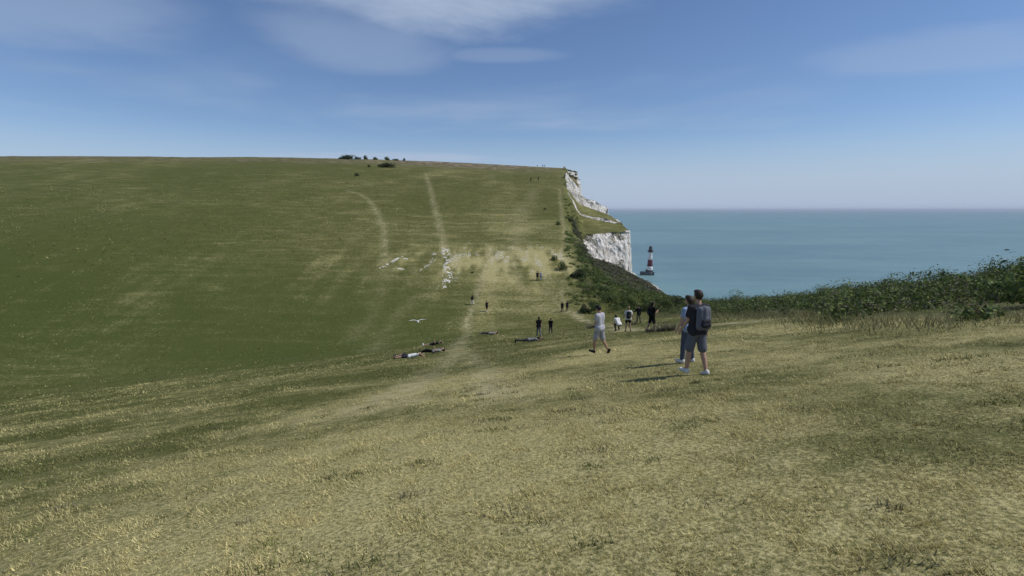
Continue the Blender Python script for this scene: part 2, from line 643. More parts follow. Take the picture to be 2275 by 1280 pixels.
def make_attr_mat(name, rough=0.8, trans=0.0, var=0.0, vs=1.0, spec=0.2):
    m, nt, bs = new_mat(name)
    b = NB(nt)
    col = b.attr('tint').outputs['Color']
    if var > 0:
        n = b.noise(b.coord(), vs, 3, 0.6)
        col = b.mix(1.0, col, b.mix(n, (1 - var,) * 3, (1 + var,) * 3), 'MULTIPLY')
    nt.links.new(col, bs.inputs['Base Color'])
    bs.inputs['Roughness'].default_value = rough
    bs.inputs['Specular IOR Level'].default_value = spec
    if trans > 0:
        tr = nt.nodes.new('ShaderNodeBsdfTranslucent')
        nt.links.new(col, tr.inputs[0])
        mx = nt.nodes.new('ShaderNodeMixShader')
        mx.inputs[0].default_value = trans
        nt.links.new(bs.outputs[0], mx.inputs[1])
        nt.links.new(tr.outputs[0], mx.inputs[2])
        out = [n for n in nt.nodes if n.type == 'OUTPUT_MATERIAL'][0]
        nt.links.new(mx.outputs[0], out.inputs[0])
    return m


def flat_mat(name, col, rough=0.7, var=0.12, scale=6.0, spec=0.25, bump=0.0, metal=0.0):
    if name in MATS:
        return MATS[name]
    m, nt, bs = new_mat(name)
    b = NB(nt)
    n = b.noise(b.coord(), scale, 4, 0.6)
    c = b.mix(n, tuple(x * (1 - var) for x in col), tuple(min(1, x * (1 + var)) for x in col))
    nt.links.new(c, bs.inputs['Base Color'])
    bs.inputs['Roughness'].default_value = rough
    bs.inputs['Specular IOR Level'].default_value = spec
    bs.inputs['Metallic'].default_value = metal
    if bump:
        nt.links.new(b.bump(n, 0.6, bump), bs.inputs['Normal'])
    return m


M_GROUND = make_ground_mat()
M_SEA = make_sea_mat()
M_GRASS = make_attr_mat('grass_blade', 0.7, 0.18)
M_LEAF = make_attr_mat('scrub_leaf', 0.65, 0.22)
M_STONE = flat_mat('chalk_stone', (0.82, 0.79, 0.72), 0.95, 0.2, 9.0, 0.1, 0.01)
M_WOOD = flat_mat('scrub_stem', (0.10, 0.075, 0.05), 0.9, 0.3, 8.0)

# ================================================================== terrain
def make_terrain():
    us = np.concatenate([np.arange(-900, -300, 14.0), np.arange(-300, -165, 1.7), np.arange(-165, -60, 1.0), np.arange(-60, -32, 0.7),
                         np.arange(-32, -1.0, 0.42), np.arange(-1.0, 6.6, 0.22), [6.9, 8, 12]])
    ys = np.concatenate([np.arange(-80, 0, 4.0), np.arange(0, 40, 0.6), np.arange(40, 80, 0.8), np.arange(80, 160, 0.7), np.arange(160, 175, 0.17),
                         np.arange(175, 185, 0.6), np.arange(185, 252, 0.3), np.arange(252, 296, 0.6), np.arange(296, 322, 0.28),
                         np.arange(322, 366, 0.8), np.arange(366, 420, 4.0), np.arange(420, 760, 12.0)])
    U, Y = np.meshgrid(us, ys)
    XC = coast(Y)
    X = XC + U
    Z = height(X, Y)
    # steepness
    gy = np.gradient(Z, axis=0) / np.gradient(Y, axis=0)
    gx = np.gradient(Z, axis=1) / np.gradient(X, axis=1)
    slope = np.hypot(gx, gy)
    dry, lush, path, scrub, t, under = surface_masks(X, Y)
    seaward = sstep(0.02, 0.10, t) * under
    steep = np.maximum(sstep(0.72, 1.1, gy), sstep(0.8, 1.2, slope) * sstep(0.8, 0.95, t))
    steep = steep * np.where(Y < 176, sstep(0.26, 0.34, t), np.where(Y > 285, sstep(0.10, 0.30, t), 1.0))
    steep = steep * np.where((Y > 176) & (U < 0), np.clip(0.95 + 0.8 * fbm(X / 2.6, Y / 2.6, 91, 3), 0, 1), 1.0)
    chalk = np.clip(steep * seaward, 0, 1)
    chalk = np.maximum(chalk, sstep(0.3, 1.0, U))
    # growth hanging over the brow of the white scarp
    veg = sstep(0.1, 0.35, fbm(X / 4.0, Y / 4.0, Z / 3.0 + 4, 3) + 0.25 * sstep(-12, -7, Z) - 0.05) * sstep(158, 162, Y) * (1 - sstep(172, 176, Y))
    vp = np.exp(-((X - 36.0) / 3.6) ** 2 - ((Z + 9.2) / 2.4) ** 2) * (Y < 178) * (Y > 158) * np.clip(1.0 + 1.3 * fbm(X / 1.5, Z / 1.8, 5, 3), 0, 1.3)
    veg = np.maximum(veg, np.clip(vp * 1.3, 0, 1))
    chalk = chalk * (1 - 0.55 * veg)
    # bare crumbling lip near the brow, as a broken strip
    lip = np.exp(-((U + 0.9) / 1.3) ** 2) * under * sstep(0.0, 0.35, 0.12 + fbm(X / 3.0, Y / 6.0, 21, 3)) * sstep(104, 125, Y)
    chalk = np.maximum(chalk, 0.9 * lip)
    scar = np.zeros(X.shape)
    for P, w in SCAR_LINES:
        d, al = seg_dist(X, Y, P)
        scar = np.maximum(scar, np.exp(-(d / w) ** 2) * 0.62 * (0.55 + 0.9 * np.clip(fbm(X / 0.8, Y / 1.6, 31, 2) + 0.35, 0, 1)))
    hn = fbm(X / 9.0, Y / 5.0, 61, 4)
    heath = sstep(262, 318, Y + 18 * hn) * np.clip(0.40 + 0.55 * sstep(-95, -55, X) * (1 - sstep(-5, 25, X)) + 0.7 * hn, 0, 1)
    # rough rock: push the steep faces about
    a = 0.9 * np.clip(sstep(0.9, 1.8, slope) * np.maximum(seaward, sstep(0, 0.5, U)), 0, 1)
    dX = a * fbm(X / 2.2, Y / 2.2, Z / 3.5 + 40, 4) * 1.1
    dY = a * fbm(X / 2.0, Y / 2.0, Z / 2.4 + 80, 4) * 1.5
    crack = -np.abs(fbm(X / 1.6, Y / 9.0, Z / 5.0 + 11, 3)) * 1.0
    X2 = X + dX + a * crack * 0.4 * (U > -2)
    Y2 = Y + dY - a * crack * 1.1 * (U <= -0.5)
    nU, nY = len(us), len(ys)
    V = np.stack([X2.ravel(), Y2.ravel(), Z.ravel()], 1)
    idx = np.arange(nU * nY).reshape(nY, nU)
    Q = np.stack([idx[:-1, :-1], idx[:-1, 1:], idx[1:, 1:], idx[1:, :-1]], -1).reshape(-1, 4)
    me = np_mesh('terrain', V, Q, np.full(len(Q), 4), smooth=True)
    add_col(me, 'cover', np.stack([dry.ravel(), lush.ravel(), path.ravel()], 1))
    add_col(me, 'rock', np.stack([chalk.ravel(), scrub.ravel(), heath.ravel()], 1))
    o = link('terrain', me, M_GROUND)
    tag(o, 'rolling chalk downland of grass ending in a white sea cliff', None, None, 'structure')
    return o


make_terrain()


def make_sea():
    # a fine piece beside the cliffs, coarser to the horizon
    xs = np.concatenate([[-90000, -20000, -4000, -800, -100], np.arange(0, 240, 6.0), np.arange(240, 800, 40.0), [1200, 2500, 6000, 15000, 40000, 100000]])
    ys = np.concatenate([[-90000, -20000, -4000, -900, -200], np.arange(-60, 700, 10.0), np.arange(700, 1500, 50.0), [2500, 6000, 15000, 40000, 100000]])
    X, Y = np.meshgrid(xs, ys)
    d = X - coast(np.clip(Y, -200, 890))
    shore = np.exp(-np.clip(d - 10, 0, None) / 70.0) * (Y < 900)
    foam = np.exp(-((d - 26 - 9 * fbm(Y / 40.0, 0.5, 0, 2)) / 16.0) ** 2) * (Y < 800) * (Y > -100)
    V = np.stack([X.ravel(), Y.ravel(), np.full(X.size, SEA_Z)], 1)
    nX, nY = len(xs), len(ys)
    idx = np.arange(nX * nY).reshape(nY, nX)
    Q = np.stack([idx[:-1, :-1], idx[:-1, 1:], idx[1:, 1:], idx[1:, :-1]], -1).reshape(-1, 4)
    me = np_mesh('sea', V, Q, np.full(len(Q), 4))
    add_col(me, 'shore', np.stack([shore.ravel(), foam.ravel(), 0 * foam.ravel()], 1))
    o = link('sea', me, M_SEA)
    tag(o, 'calm turquoise sea stretching to the horizon', None, None, 'structure')


make_sea()

# ================================================================== grass
def make_grass():
    Vs, Cs = [], []

    def field(r0, r1, dens, L, W, droop):
        area = 0.5 * (r1 ** 2 - r0 ** 2) * 1.80
        n = int(area * dens)
        r = np.sqrt(RNG.uniform(r0 ** 2, r1 ** 2, n))
        th = RNG.uniform(-0.90, 0.90, n)
        X, Y = r * np.sin(th), r * np.cos(th)
        # gather blades into tufts
        cell = 0.10 + 0.004 * r
        jx, jy = fbm(X / cell, Y / cell, 1, 1), fbm(X / cell, Y / cell, 9, 1)
        X, Y = X + jx * cell * 0.55, Y + jy * cell * 0.55
        tuft = vnoise(X / (cell * 2.3), Y / (cell * 2.3), 55)
        keep = RNG.random(n) < np.clip(0.62 + 0.55 * tuft, 0.12, 1)
        dry, lush, path, scrub, t, un = surface_masks(X, Y)
        keep &= RNG.random(n) > 0.75 * path
        keep &= RNG.random(n) > 0.8 * scrub
        keep &= (un * t) < 0.02
        X, Y, dry, lush, tuft, path = X[keep], Y[keep], dry[keep], lush[keep], tuft[keep], path[keep]
        n = len(X)
        Z = height(X, Y)
        clump = fbm(X / 1.1, Y / 0.8, 5, 3)
        h = L * RNG.uniform(0.45, 1.25, n) * (0.85 + 0.55 * tuft + 0.35 * clump) * (1 - 0.5 * path)
        az = RNG.uniform(0, 2 * np.pi, n)
        lean = droop * RNG.uniform(0.25, 1.25, n)
        # a steady sea wind lays the blades to the left
        dx = np.cos(az) * lean - 0.35
        dy = np.sin(az) * lean
        pa = RNG.uniform(0, np.pi, n)
        wx, wy = np.cos(pa) * W * 0.5, np.sin(pa) * W * 0.5
        w = RNG.uniform(0.6, 1.3, n)
        b0 = np.stack([X - wx * w, Y - wy * w, Z - 0.004], 1)
        b1 = np.stack([X + wx * w, Y + wy * w, Z - 0.004], 1)
        tp = np.stack([X + dx * h, Y + dy * h, Z + h * 0.75], 1)
        Vs.append(np.stack([b0, b1, tp], 1).reshape(-1, 3))
        k = np.clip(dry + 0.6 * path[:] + 0.55 * (RNG.random(n) - 0.5) + 0.35 * clump, 0, 1)[:, None]
        g = np.array([[0.125, 0.142, 0.040]]) * (1 - 0.5 * lush[:, None]) + np.array([[0.052, 0.090, 0.018]]) * 0.5 * lush[:, None]
        s = np.array([[0.62, 0.54, 0.26]])
        c = g * (1 - k) + s * k
        c = c * RNG.uniform(0.50, 1.5, (n, 1))
        Cs.append(np.repeat(c, 3, 0))

    field(1.6, 5.0, 5600, 0.032, 0.0062, 0.9)
    field(5.0, 9.0, 2800, 0.036, 0.009, 0.9)
    field(9.0, 18.0, 680, 0.046, 0.015, 0.9)
    field(18.0, 34.0, 170, 0.07, 0.030, 0.9)
    field(34.0, 62.0, 42, 0.10, 0.06, 0.9)
    # taller, darker tufts left by grazing
    nt_ = 130
    rr, tt = RNG.uniform(2.2, 13.0, nt_), RNG.uniform(-0.88, 0.88, nt_)
    for r_, t_ in zip(rr, tt):
        x0, y0 = r_ * math.sin(t_), r_ * math.cos(t_)
        m_ = int(RNG.integers(25, 60))
        sp = RNG.uniform(0.03, 0.11) * (1 + r_ * 0.03)
        X, Y = x0 + RNG.normal(0, sp * 1.6, m_), y0 + RNG.normal(0, sp, m_)
        Z = height(X, Y)
        h = RNG.uniform(0.02, 0.065, m_)
        az, pa = RNG.uniform(0, 6.28, m_), RNG.uniform(0, 3.14, m_)
        w = 0.0045 * (1 + r_ * 0.10)
        b0 = np.stack([X - w * np.cos(pa), Y - w * np.sin(pa), Z - 0.004], 1)
        b1 = np.stack([X + w * np.cos(pa), Y + w * np.sin(pa), Z - 0.004], 1)
        tp = np.stack([X + (0.6 * np.cos(az) - 0.3) * h, Y + 0.6 * np.sin(az) * h, Z + h], 1)
        Vs.append(np.stack([b0, b1, tp], 1).reshape(-1, 3))
        base = np.array([[(0.13, 0.145, 0.050), (0.20, 0.185, 0.11), (0.15, 0.175, 0.05)][int(RNG.integers(0, 3))]])
        Cs.append(np.repeat(base * RNG.uniform(0.6, 1.3, (m_, 1)), 3, 0))
    field(62.0, 120.0, 5.0, 0.16, 0.11, 0.9)
    field(120.0, 250.0, 1.0, 0.26, 0.24, 0.9)
    V, Cc = np.concatenate(Vs), np.concatenate(Cs)
    n = len(V) // 3
    me = np_mesh('grass', V, np.arange(len(V)), np.full(n, 3))
    add_col(me, 'tint', Cc)
    o = link('grass', me, M_GRASS)
    tag(o, 'short dry wind-combed grass covering the near slope', 'grass', None, 'stuff')


make_grass()

# ================================================================== chalk scree
def stone_mesh(rng, n):
    vs, fs = [], []
    a = (1 + 5 ** 0.5) / 2
    base = np.array([(-1, a, 0), (1, a, 0), (-1, -a, 0), (1, -a, 0), (0, -1, a), (0, 1, a), (0, -1, -a), (0, 1, -a), (a, 0, -1), (a, 0, 1), (-a, 0, -1), (-a, 0, 1)]) / 1.9
    F = np.array([(0, 11, 5), (0, 5, 1), (0, 1, 7), (0, 7, 10), (0, 10, 11), (1, 5, 9), (5, 11, 4), (11, 10, 2), (10, 7, 6), (7, 1, 8), (3, 9, 4), (3, 4, 2), (3, 2, 6), (3, 6, 8), (3, 8, 9), (4, 9, 5), (2, 4, 11), (6, 2, 10), (8, 6, 7), (9, 8, 1)])
    return base, F


def make_scree(P, width, n, smin, smax_, label):
    base, F = stone_mesh(RNG, 0)
    Vs, Fs = [], []
    P = np.asarray(P)
    L = np.concatenate([[0], np.cumsum(np.hypot(*np.diff(P, axis=0).T))])
    k = 0
    for i in range(n):
        s = RNG.uniform(0, L[-1])
        x = np.interp(s, L, P[:, 0]) + RNG.normal(0, width)
        y = np.interp(s, L, P[:, 1]) + RNG.normal(0, width * 0.6)
        if fbm(x / 0.55, y / 0.8, 3, 2) < -0.10 + 0.3 * RNG.random():
            continue
        r = smin + (smax_ - smin) * RNG.random() ** 2.2
        q = Euler(RNG.uniform(0, 6.28, 3)).to_matrix()
        v = base * RNG.uniform(0.75, 1.2, (12, 1)) * np.array([1.25, 1, 0.75]) * r
        v = v @ np.array(q).T
        v[:, 2] *= 0.7
        v += np.array([x, y, float(height(x, y)) + r * 0.12])
        Vs.append(v)
        Fs.append(F + 12 * k)
        k += 1
    me = np_mesh('chalk_scree', np.concatenate(Vs), np.concatenate(Fs), np.full(20 * k, 3))
    o = link('chalk_scree', me, M_STONE)
    tag(o, label, 'stones', None, 'stuff')


make_scree(SCAR_LINES[4][0], 0.42, 2600, 0.03, 0.15, 'vertical streak of loose white chalk stones on the steep bank')
make_scree(SCAR_LINES[4][0] + np.array([1.3, 0]), 0.8, 500, 0.03, 0.09, 'fine chalk crumbs scattered right of the white streak')
make_scree(SCAR_LINES[0][0], 0.17, 700, 0.03, 0.11, 'slanting line of white chalk stones on the left bank')
make_scree(SCAR_LINES[2][0], 0.2, 300, 0.03, 0.11, 'short patch of chalk stones below the slanting line')
make_scree(SCAR_LINES[1][0], 0.14, 70, 0.05, 0.15, 'small chalk patch right of the slanting line top')
make_scree(SCAR_LINES[3][0], 0.3, 500, 0.03, 0.09, 'faint curved trail of chalk crumbs between both scars')



def make_crumbs():
    base, F = stone_mesh(RNG, 0)
    Vs, Fs, k = [], [], 0
    while k < 1500:
        x, y = RNG.uniform(-13, 11), RNG.normal(102.5, 4.5)
        if fbm(x / 1.3, y / 5.0, 12, 3) + 0.6 * fbm(x / 3.0, y / 3.0, 8, 2) < 0.10 + 0.2 * RNG.random():
            continue
        r = 0.03 + 0.07 * RNG.random() ** 2
        v = base * RNG.uniform(0.7, 1.25, (12, 1)) * np.array([1.3, 1, 0.6]) * r
        Vs.append(v + np.array([x, y, float(height(x, y)) + 0.1 * r]))
        Fs.append(F + 12 * k)
        k += 1
    me = np_mesh('chalk_crumbs', np.concatenate(Vs), np.concatenate(Fs), np.full(20 * k, 3))
    tag(link('chalk_crumbs', me, M_STONE), 'pale chalk crumbs sprinkled over the parched bank', 'stones', None, 'stuff')


make_crumbs()

# ================================================================== scrub
def leaf_cloud(rng, n, rx, ry, rz, leaf, cols, lumps=9, open_=0.25):
    """leaf faces gathered on lumps inside a low dome; returns V (4n,3), colours (4n,3)"""
    cen = []
    while len(cen) < lumps:
        p = rng.uniform(-1, 1, 3)
        p[2] = abs(p[2])
        if np.linalg.norm(p) < 1:
            cen.append(p * np.array([0.72, 0.72, 0.72]))
    cen = np.array(cen)
    rad = rng.uniform(0.28, 0.52, lumps)
    tone = rng.uniform(0.72, 1.28, lumps)
    k = rng.integers(0, lumps, n)
    d = rng.normal(size=(n, 3))
    d /= np.linalg.norm(d, axis=1)[:, None]
    rr = rad[k] * (1 - open_ * rng.random(n) ** 1.5 * 1.6)
    p = cen[k] + d * rr[:, None]
    p[:, 2] = np.abs(p[:, 2])
    p = p * np.array([rx, ry, rz])
    nrm = d + rng.normal(0, 0.55, (n, 3)) + np.array([0, 0, 0.35])
    nrm /= np.linalg.norm(nrm, axis=1)[:, None]
    a = np.cross(nrm, rng.normal(size=(n, 3)))
    a /= np.linalg.norm(a, axis=1)[:, None] + 1e-9
    b = np.cross(nrm, a)
    s = leaf * rng.uniform(0.55, 1.3, n)[:, None]
    V = np.stack([p - a * s, p - b * s * 0.5, p + a * s, p + b * s * 0.5], 1).reshape(-1, 3)
    cols = np.asarray(cols)
    c = cols[rng.integers(0, len(cols), n)] * (tone[k] * rng.uniform(0.75, 1.25, n))[:, None]
    return V, np.repeat(c, 4, 0)


GORSE = [(0.066, 0.098, 0.026), (0.084, 0.122, 0.034), (0.052, 0.078, 0.024), (0.115, 0.150, 0.044)]
BRAMBLE = [(0.135, 0.112, 0.086), (0.122, 0.114, 0.098), (0.165, 0.124, 0.092), (0.085, 0.092, 0.050), (0.150, 0.136, 0.126)]
RUST = [(0.190, 0.132, 0.094), (0.165, 0.122, 0.088), (0.130, 0.110, 0.070)]
FRESH = [(0.140, 0.188, 0.044), (0.116, 0.165, 0.040), (0.165, 0.196, 0.060), (0.085, 0.120, 0.030)]
DARK = [(0.030, 0.046, 0.018), (0.042, 0.060, 0.024), (0.026, 0.040, 0.018)]


def quad_obj(name, Vs, Cs, mat, parent=None):
    V = np.concatenate(Vs)
    me = np_mesh(name, V, np.arange(len(V)), np.full(len(V) // 4, 4))
    add_col(me, 'tint', np.concatenate(Cs))
    return link(name, me, mat, parent)


def scrub_mass(name, label, cols, n, sampler, size, leaf, leaves, squash=0.62):
    Vs, Cs = [], []
    for i in range(n):
        x, y = sampler()
        r = RNG.uniform(*size)
        V, c = leaf_cloud(RNG, leaves, r, r, r * squash * RNG.uniform(0.7, 1.3), leaf, cols, 6)
        V = V + np.array([x, y, float(height(x, y)) - 0.08])
        Vs.append(V)
        Cs.append(c)
    o = quad_obj(name, Vs, Cs, M_LEAF)
    tag(o, label, 'scrub', None, 'stuff')


def undercliff(y0, y1, t0, t1):
    def f():
        while True:
            y = RNG.uniform(y0, y1)
            t = RNG.uniform(t0, t1)
            xg, xc = float(grass_edge(y)), float(coast(y))
            return xg + (xc - xg) * t, y
    return f


scrub_mass('bramble_scrub', 'dull purple-brown bramble scrub below the white chalk face', BRAMBLE + GORSE[1:3] + FRESH[3:], 520, undercliff(108, 160, 0.10, 0.82), (0.9, 1.7), 0.15, 170)
scrub_mass('bracken_scrub', 'rust-brown bracken along the brow in front of the lighthouse', RUST, 150, undercliff(108, 158, 0.66, 0.95), (0.7, 1.4), 0.14, 140, 0.4)
scrub_mass('green_scrub', 'bright green low scrub on the undercliff slope', FRESH + GORSE[3:], 460, undercliff(80, 126, 0.03, 0.75), (0.8, 1.6), 0.12, 190, 0.4)
scrub_mass('gorse_scrub', 'dark gorse thicket filling the undercliff hollow', GORSE, 340, undercliff(76, 112, 0.10, 0.97), (0.9, 2.0), 0.12, 220)
scrub_mass('ledge_scrub', 'dark growth at the grass edge beside the white scarp', GORSE + FRESH, 60, undercliff(140, 182, 0.03, 0.26), (0.5, 1.1), 0.15, 110, 0.45)
scrub_mass('brow_scrub', 'dark bushes capping the far white cliff brow', GORSE + DARK, 70, undercliff(318, 344, 0.25, 0.92), (0.8, 1.6), 0.22, 90, 0.5)


def right_bank():
    while True:
        y = RNG.uniform(14, 84)
        x = RNG.uniform(10, 50)
        lo = 11.0 + 0.17 * y + 1.8 * float(fbm(y / 7.0, 1.0, 0, 2))
        if lo < x < float(coast(y)) - 0.6 and x / y < 1.45:
            return x, y


scrub_mass('bank_scrub', 'mixed green gorse and bramble covering the seaward bank', GORSE + FRESH + FRESH[:2] + BRAMBLE[:2], 330, right_bank, (0.8, 2.3), 0.085, 420, 0.75)


def tall_bank():
    while True:
        x, y = right_bank()
        if x > 14 + 0.2 * y and (x > 30 or y < 40):
            return x, y


scrub_mass('tall_scrub', 'taller leafy scrub rising out of the seaward bank', FRESH + GORSE, 30, tall_bank, (1.3, 2.4), 0.09, 1100, 0.95)


def make_fringe():
    n = 15000
    y = RNG.uniform(12, 84, n)
    x = 11.0 + 0.17 * y + 1.8 * fbm(y / 7.0, 1.0, 0, 2) + RNG.normal(-0.3, 1.0, n)
    z = height(x, y)
    clump = fbm(x / 0.7, y / 0.7, 77, 2)
    h = np.clip(0.30 + 0.45 * clump, 0.06, 0.7) * RNG.uniform(0.5, 1.1, n)
    az, pa = RNG.uniform(0, 6.28, n), RNG.uniform(0, 3.14, n)
    w = 0.012
    V = np.stack([np.stack([x - w * np.cos(pa), y - w * np.sin(pa), z - 0.01], 1), np.stack([x + w * np.cos(pa), y + w * np.sin(pa), z - 0.01], 1),
                  np.stack([x + (0.5 * np.cos(az) - 0.25) * h, y + 0.5 * np.sin(az) * h, z + h], 1)], 1).reshape(-1, 3)
    q = RNG.random((n, 1))
    c = (np.array([[0.115, 0.140, 0.045]]) * (1 - q) + np.array([[0.40, 0.36, 0.20]]) * q) * RNG.uniform(0.6, 1.2, (n, 1))
    me = np_mesh('tall_grass', V, np.arange(3 * n), np.full(n, 3))
    add_col(me, 'tint', np.repeat(c, 3, 0))
    tag(link('tall_grass', me, M_GRASS), 'fringe of longer grass along the foot of the seaward scrub', 'grass', None, 'stuff')


make_fringe()


# bushes that stand out one by one: a leaf crown over a few stems
def bush_proto(seed, cols, leaf, leaves, lumps=10):
    rng = np.random.default_rng(seed)
    V, c = leaf_cloud(rng, leaves, 1, 1, 1, leaf, cols, lumps)
    V[:, 2] += 0.06
    me = np_mesh('foliage', V, np.arange(len(V)), np.full(len(V) // 4, 4))
    add_col(me, 'tint', c)
    me.materials.append(M_LEAF)
    bm = bmesh.new()
    for i in range(7):
        a = rng.uniform(0, 6.28)
        top = Vector((0.55 * math.cos(a) * rng.random(), 0.55 * math.sin(a) * rng.random(), rng.uniform(0.45, 0.8)))
        p = [Vector((0.08 * math.cos(a), 0.08 * math.sin(a), -0.12)), top * 0.5 + Vector((0.05, 0, 0.05)), top]
        rad = [0.05, 0.035, 0.015]
        rings = []
        for q, r_ in zip(p, rad):
            rings.append([bm.verts.new(q + Vector((r_ * math.cos(u * 1.2566), r_ * math.sin(u * 1.2566), 0))) for u in range(5)])
        for A_, B_ in zip(rings, rings[1:]):
            for u in range(5):
                bm.faces.new((A_[u], A_[(u + 1) % 5], B_[(u + 1) % 5], B_[u]))
    ms = bpy.data.meshes.new('stem')
    bm.to_mesh(ms)
    bm.free()
    ms.materials.append(M_WOOD)
    return me, ms


PROTO = {
    'gorse': bush_proto(1, GORSE, 0.075, 900), 'gorse2': bush_proto(2, GORSE + FRESH, 0.075, 900),
    'dark': bush_proto(3, DARK, 0.085, 800), 'bramble': bush_proto(4, BRAMBLE, 0.075, 800), 'far': bush_proto(5, DARK + GORSE, 0.13, 420, 8),
}


def bush(px, py, w, h, proto, name, label, group=None, rz=None, crest=None):
    """w, h in photograph pixels; (px, py) its foot"""
    g = ground_at(px, py)
    if crest:
        g = np.array([(px - 1137.5) / F_PX * crest, crest, 0.0])
        g[2] = float(height(g[0], g[1]))
    _, _, dep = to_pix(g)
    e = empty(name, (g[0], g[1], g[2] - 0.05), RNG.uniform(0, 6.28) if rz is None else rz)
    tag(e, label, 'bush', group)
    s = (w / 2 / F_PX * dep, w / 2 / F_PX * dep, h / F_PX * dep)
    for nm, me in zip(('foliage', 'stem'), PROTO[proto]):
        c = link(nm, me, None, e)
        c.scale = s
    return e


GB = 'bushes standing out on the slopes'
bush(1300, 694, 30, 26, 'dark', 'gorse_bush', 'dark rounded bush at the foot of the scrub slope beside the path')
bush(1322, 690, 22, 18, 'gorse', 'gorse_bush', 'smaller gorse bush just right of the dark rounded bush')
bush(1282, 616, 40, 24, 'dark', 'gorse_bush', 'blackish gorse clump on the upper left corner of the undercliff')
bush(1249, 600, 24, 26, 'gorse', 'gorse_bush', 'round green bush on the path loop at the grass edge')
bush(1232, 578, 18, 14, 'gorse', 'gorse_bush', 'low green bush left of the path loop bush')
bush(1240, 500, 12, 11, 'gorse', 'gorse_bush', 'lone round bush high on the grass near the cliff path')
bush(1211, 466, 8, 6, 'gorse', 'gorse_bush', 'tiny lone bush on the upper grass left of the cliff path')
bush(1266, 492, 14, 12, 'dark', 'gorse_bush', 'dark bush at the grass edge above the white scarp')
bush(1049, 607, 7, 5, 'dark', 'gorse_bush', 'tiny dark bush right of the chalk streak')
bush(1440, 690, 46, 30, 'gorse', 'gorse_bush', 'broad gorse bush behind the person in black')
bush(1474, 690, 44, 34, 'gorse2', 'gorse_bush', 'bright leafy gorse bush near the sea edge right of the person in black')
bush(1500, 680, 40, 30, 'dark', 'gorse_bush', 'dark gorse bush on the brow above the surf')
bush(1398, 676, 44, 22, 'gorse2', 'gorse_bush', 'low green bush behind the white shirted backpacker')
bush(1356, 668, 40, 18, 'gorse', 'gorse_bush', 'low gorse bush behind the walking man in grey')
# skyline bushes, far left
for px, py, w, h, lab in ((784, 360, 44, 10, 'wide low thicket at the left end of the hill skyline'), (820, 363, 13, 10, 'round dark bush on the skyline right of the low thicket'),
                          (841, 363, 15, 7, 'small skyline bush left of the long hedge'), (860, 370, 44, 9, 'long low dark hedge just below the skyline'),
                          (866, 363, 16, 8, 'small bush on the skyline above the long hedge'), (905, 363, 8, 6, 'tiny lone bush on the skyline farthest right'),
                          (885, 364, 20, 4, 'thin low strip of scrub on the skyline before the lone bush'), (806, 362, 18, 6, 'low bush between the wide thicket and the round bush'),
                          (819, 371, 9, 6, 'tiny bush just under the round skyline bush'), (792, 391, 13, 8, 'small dark bush on the grass at upper left')):
    bush(px, py, w, h, 'far', 'skyline_bush', lab, crest=352.0 if py < 366 else None)


# tussocks of bleached grass at the path edge
def tussock(px, py, w, h, label):
    g = ground_at(px, py)
    _, _, dep = to_pix(g)
    W, H = w / 2.6 / F_PX * dep, 1.5 * h / F_PX * dep
    n = 260
    a = RNG.uniform(0, 6.28, n)
    r = np.sqrt(RNG.random(n))
    bx, by = W * 0.8 * r * np.cos(a), 0.5 * W * r * np.sin(a)
    hh = H * RNG.uniform(0.4, 1.1, n) * (1 - 0.45 * r)
    tx, ty = bx + 0.5 * hh * np.cos(a) - 0.1, by + 0.5 * hh * np.sin(a)
    k = RNG.uniform(0, np.pi, n)
    wd = 0.012
    z0 = height(g[0] + bx, g[1] + by) - g[2] - 0.02
    V = np.stack([np.stack([bx - wd * np.cos(k), by - wd * np.sin(k), z0], 1), np.stack([bx + wd * np.cos(k), by + wd * np.sin(k), z0], 1),
                  np.stack([tx, ty, z0 + hh], 1)], 1).reshape(-1, 3)
    me = np_mesh('grass_tussock', V, np.arange(3 * n), np.full(n, 3))
    q = RNG.random((n, 1))
    c = np.array([[0.10, 0.095, 0.06]]) * (1 - q) + np.array([[0.27, 0.25, 0.19]]) * q
    add_col(me, 'tint', np.repeat(c, 3, 0))
    o = link('grass_tussock', me, M_GRASS)
    o.location = g
    tag(o, label, 'tussock')


tussock(1314, 730, 26, 18, 'bleached grass tussock left of the walking man')
tussock(1445, 738, 26, 14, 'grey grass tussock at the feet of the person in black')
tussock(1470, 737, 30, 20, 'taller grey tussock with dark stalks near the right path edge')
tussock(1492, 735, 24, 18, 'grey tussock at the far right end of the path edge')
tussock(1408, 722, 20, 9, 'low tussock between the two standing hikers')

# ================================================================== lighthouse
def lathe(name, prof, mat, parent, seg=32, sx=1.0, sy=1.0, off=(0, 0, 0), cap=True):
    V, Q, S = [], [], []
    for r, z in prof:
        for k in range(seg):
            a = 2 * math.pi * k / seg
            V.append((off[0] + r * sx * math.cos(a), off[1] + r * sy * math.sin(a), off[2] + z))
    n = len(prof)
    for i in range(n - 1):
        for k in range(seg):
            Q += [i * seg + k, i * seg + (k + 1) % seg, (i + 1) * seg + (k + 1) % seg, (i + 1) * seg + k]
            S.append(4)
    if cap:
        Q += list(range(seg))[::-1]
        S.append(seg)
        Q += list(range((n - 1) * seg, n * seg))
        S.append(seg)
    me = np_mesh(name, V, Q, S)
    return link(name, me, mat, parent)


def box(name, c, s, mat, parent, bev=0.0):
    bm = bmesh.new()
    bmesh.ops.create_cube(bm, size=1.0)
    for v in bm.verts:
        v.co = Vector((c[0] + v.co.x * s[0], c[1] + v.co.y * s[1], c[2] + v.co.z * s[2]))
    if bev:
        bmesh.ops.bevel(bm, geom=list(bm.edges), offset=bev, segments=2, affect='EDGES')
    me = bpy.data.meshes.new(name)
    bm.to_mesh(me)
    bm.free()
    return link(name, me, mat, parent)


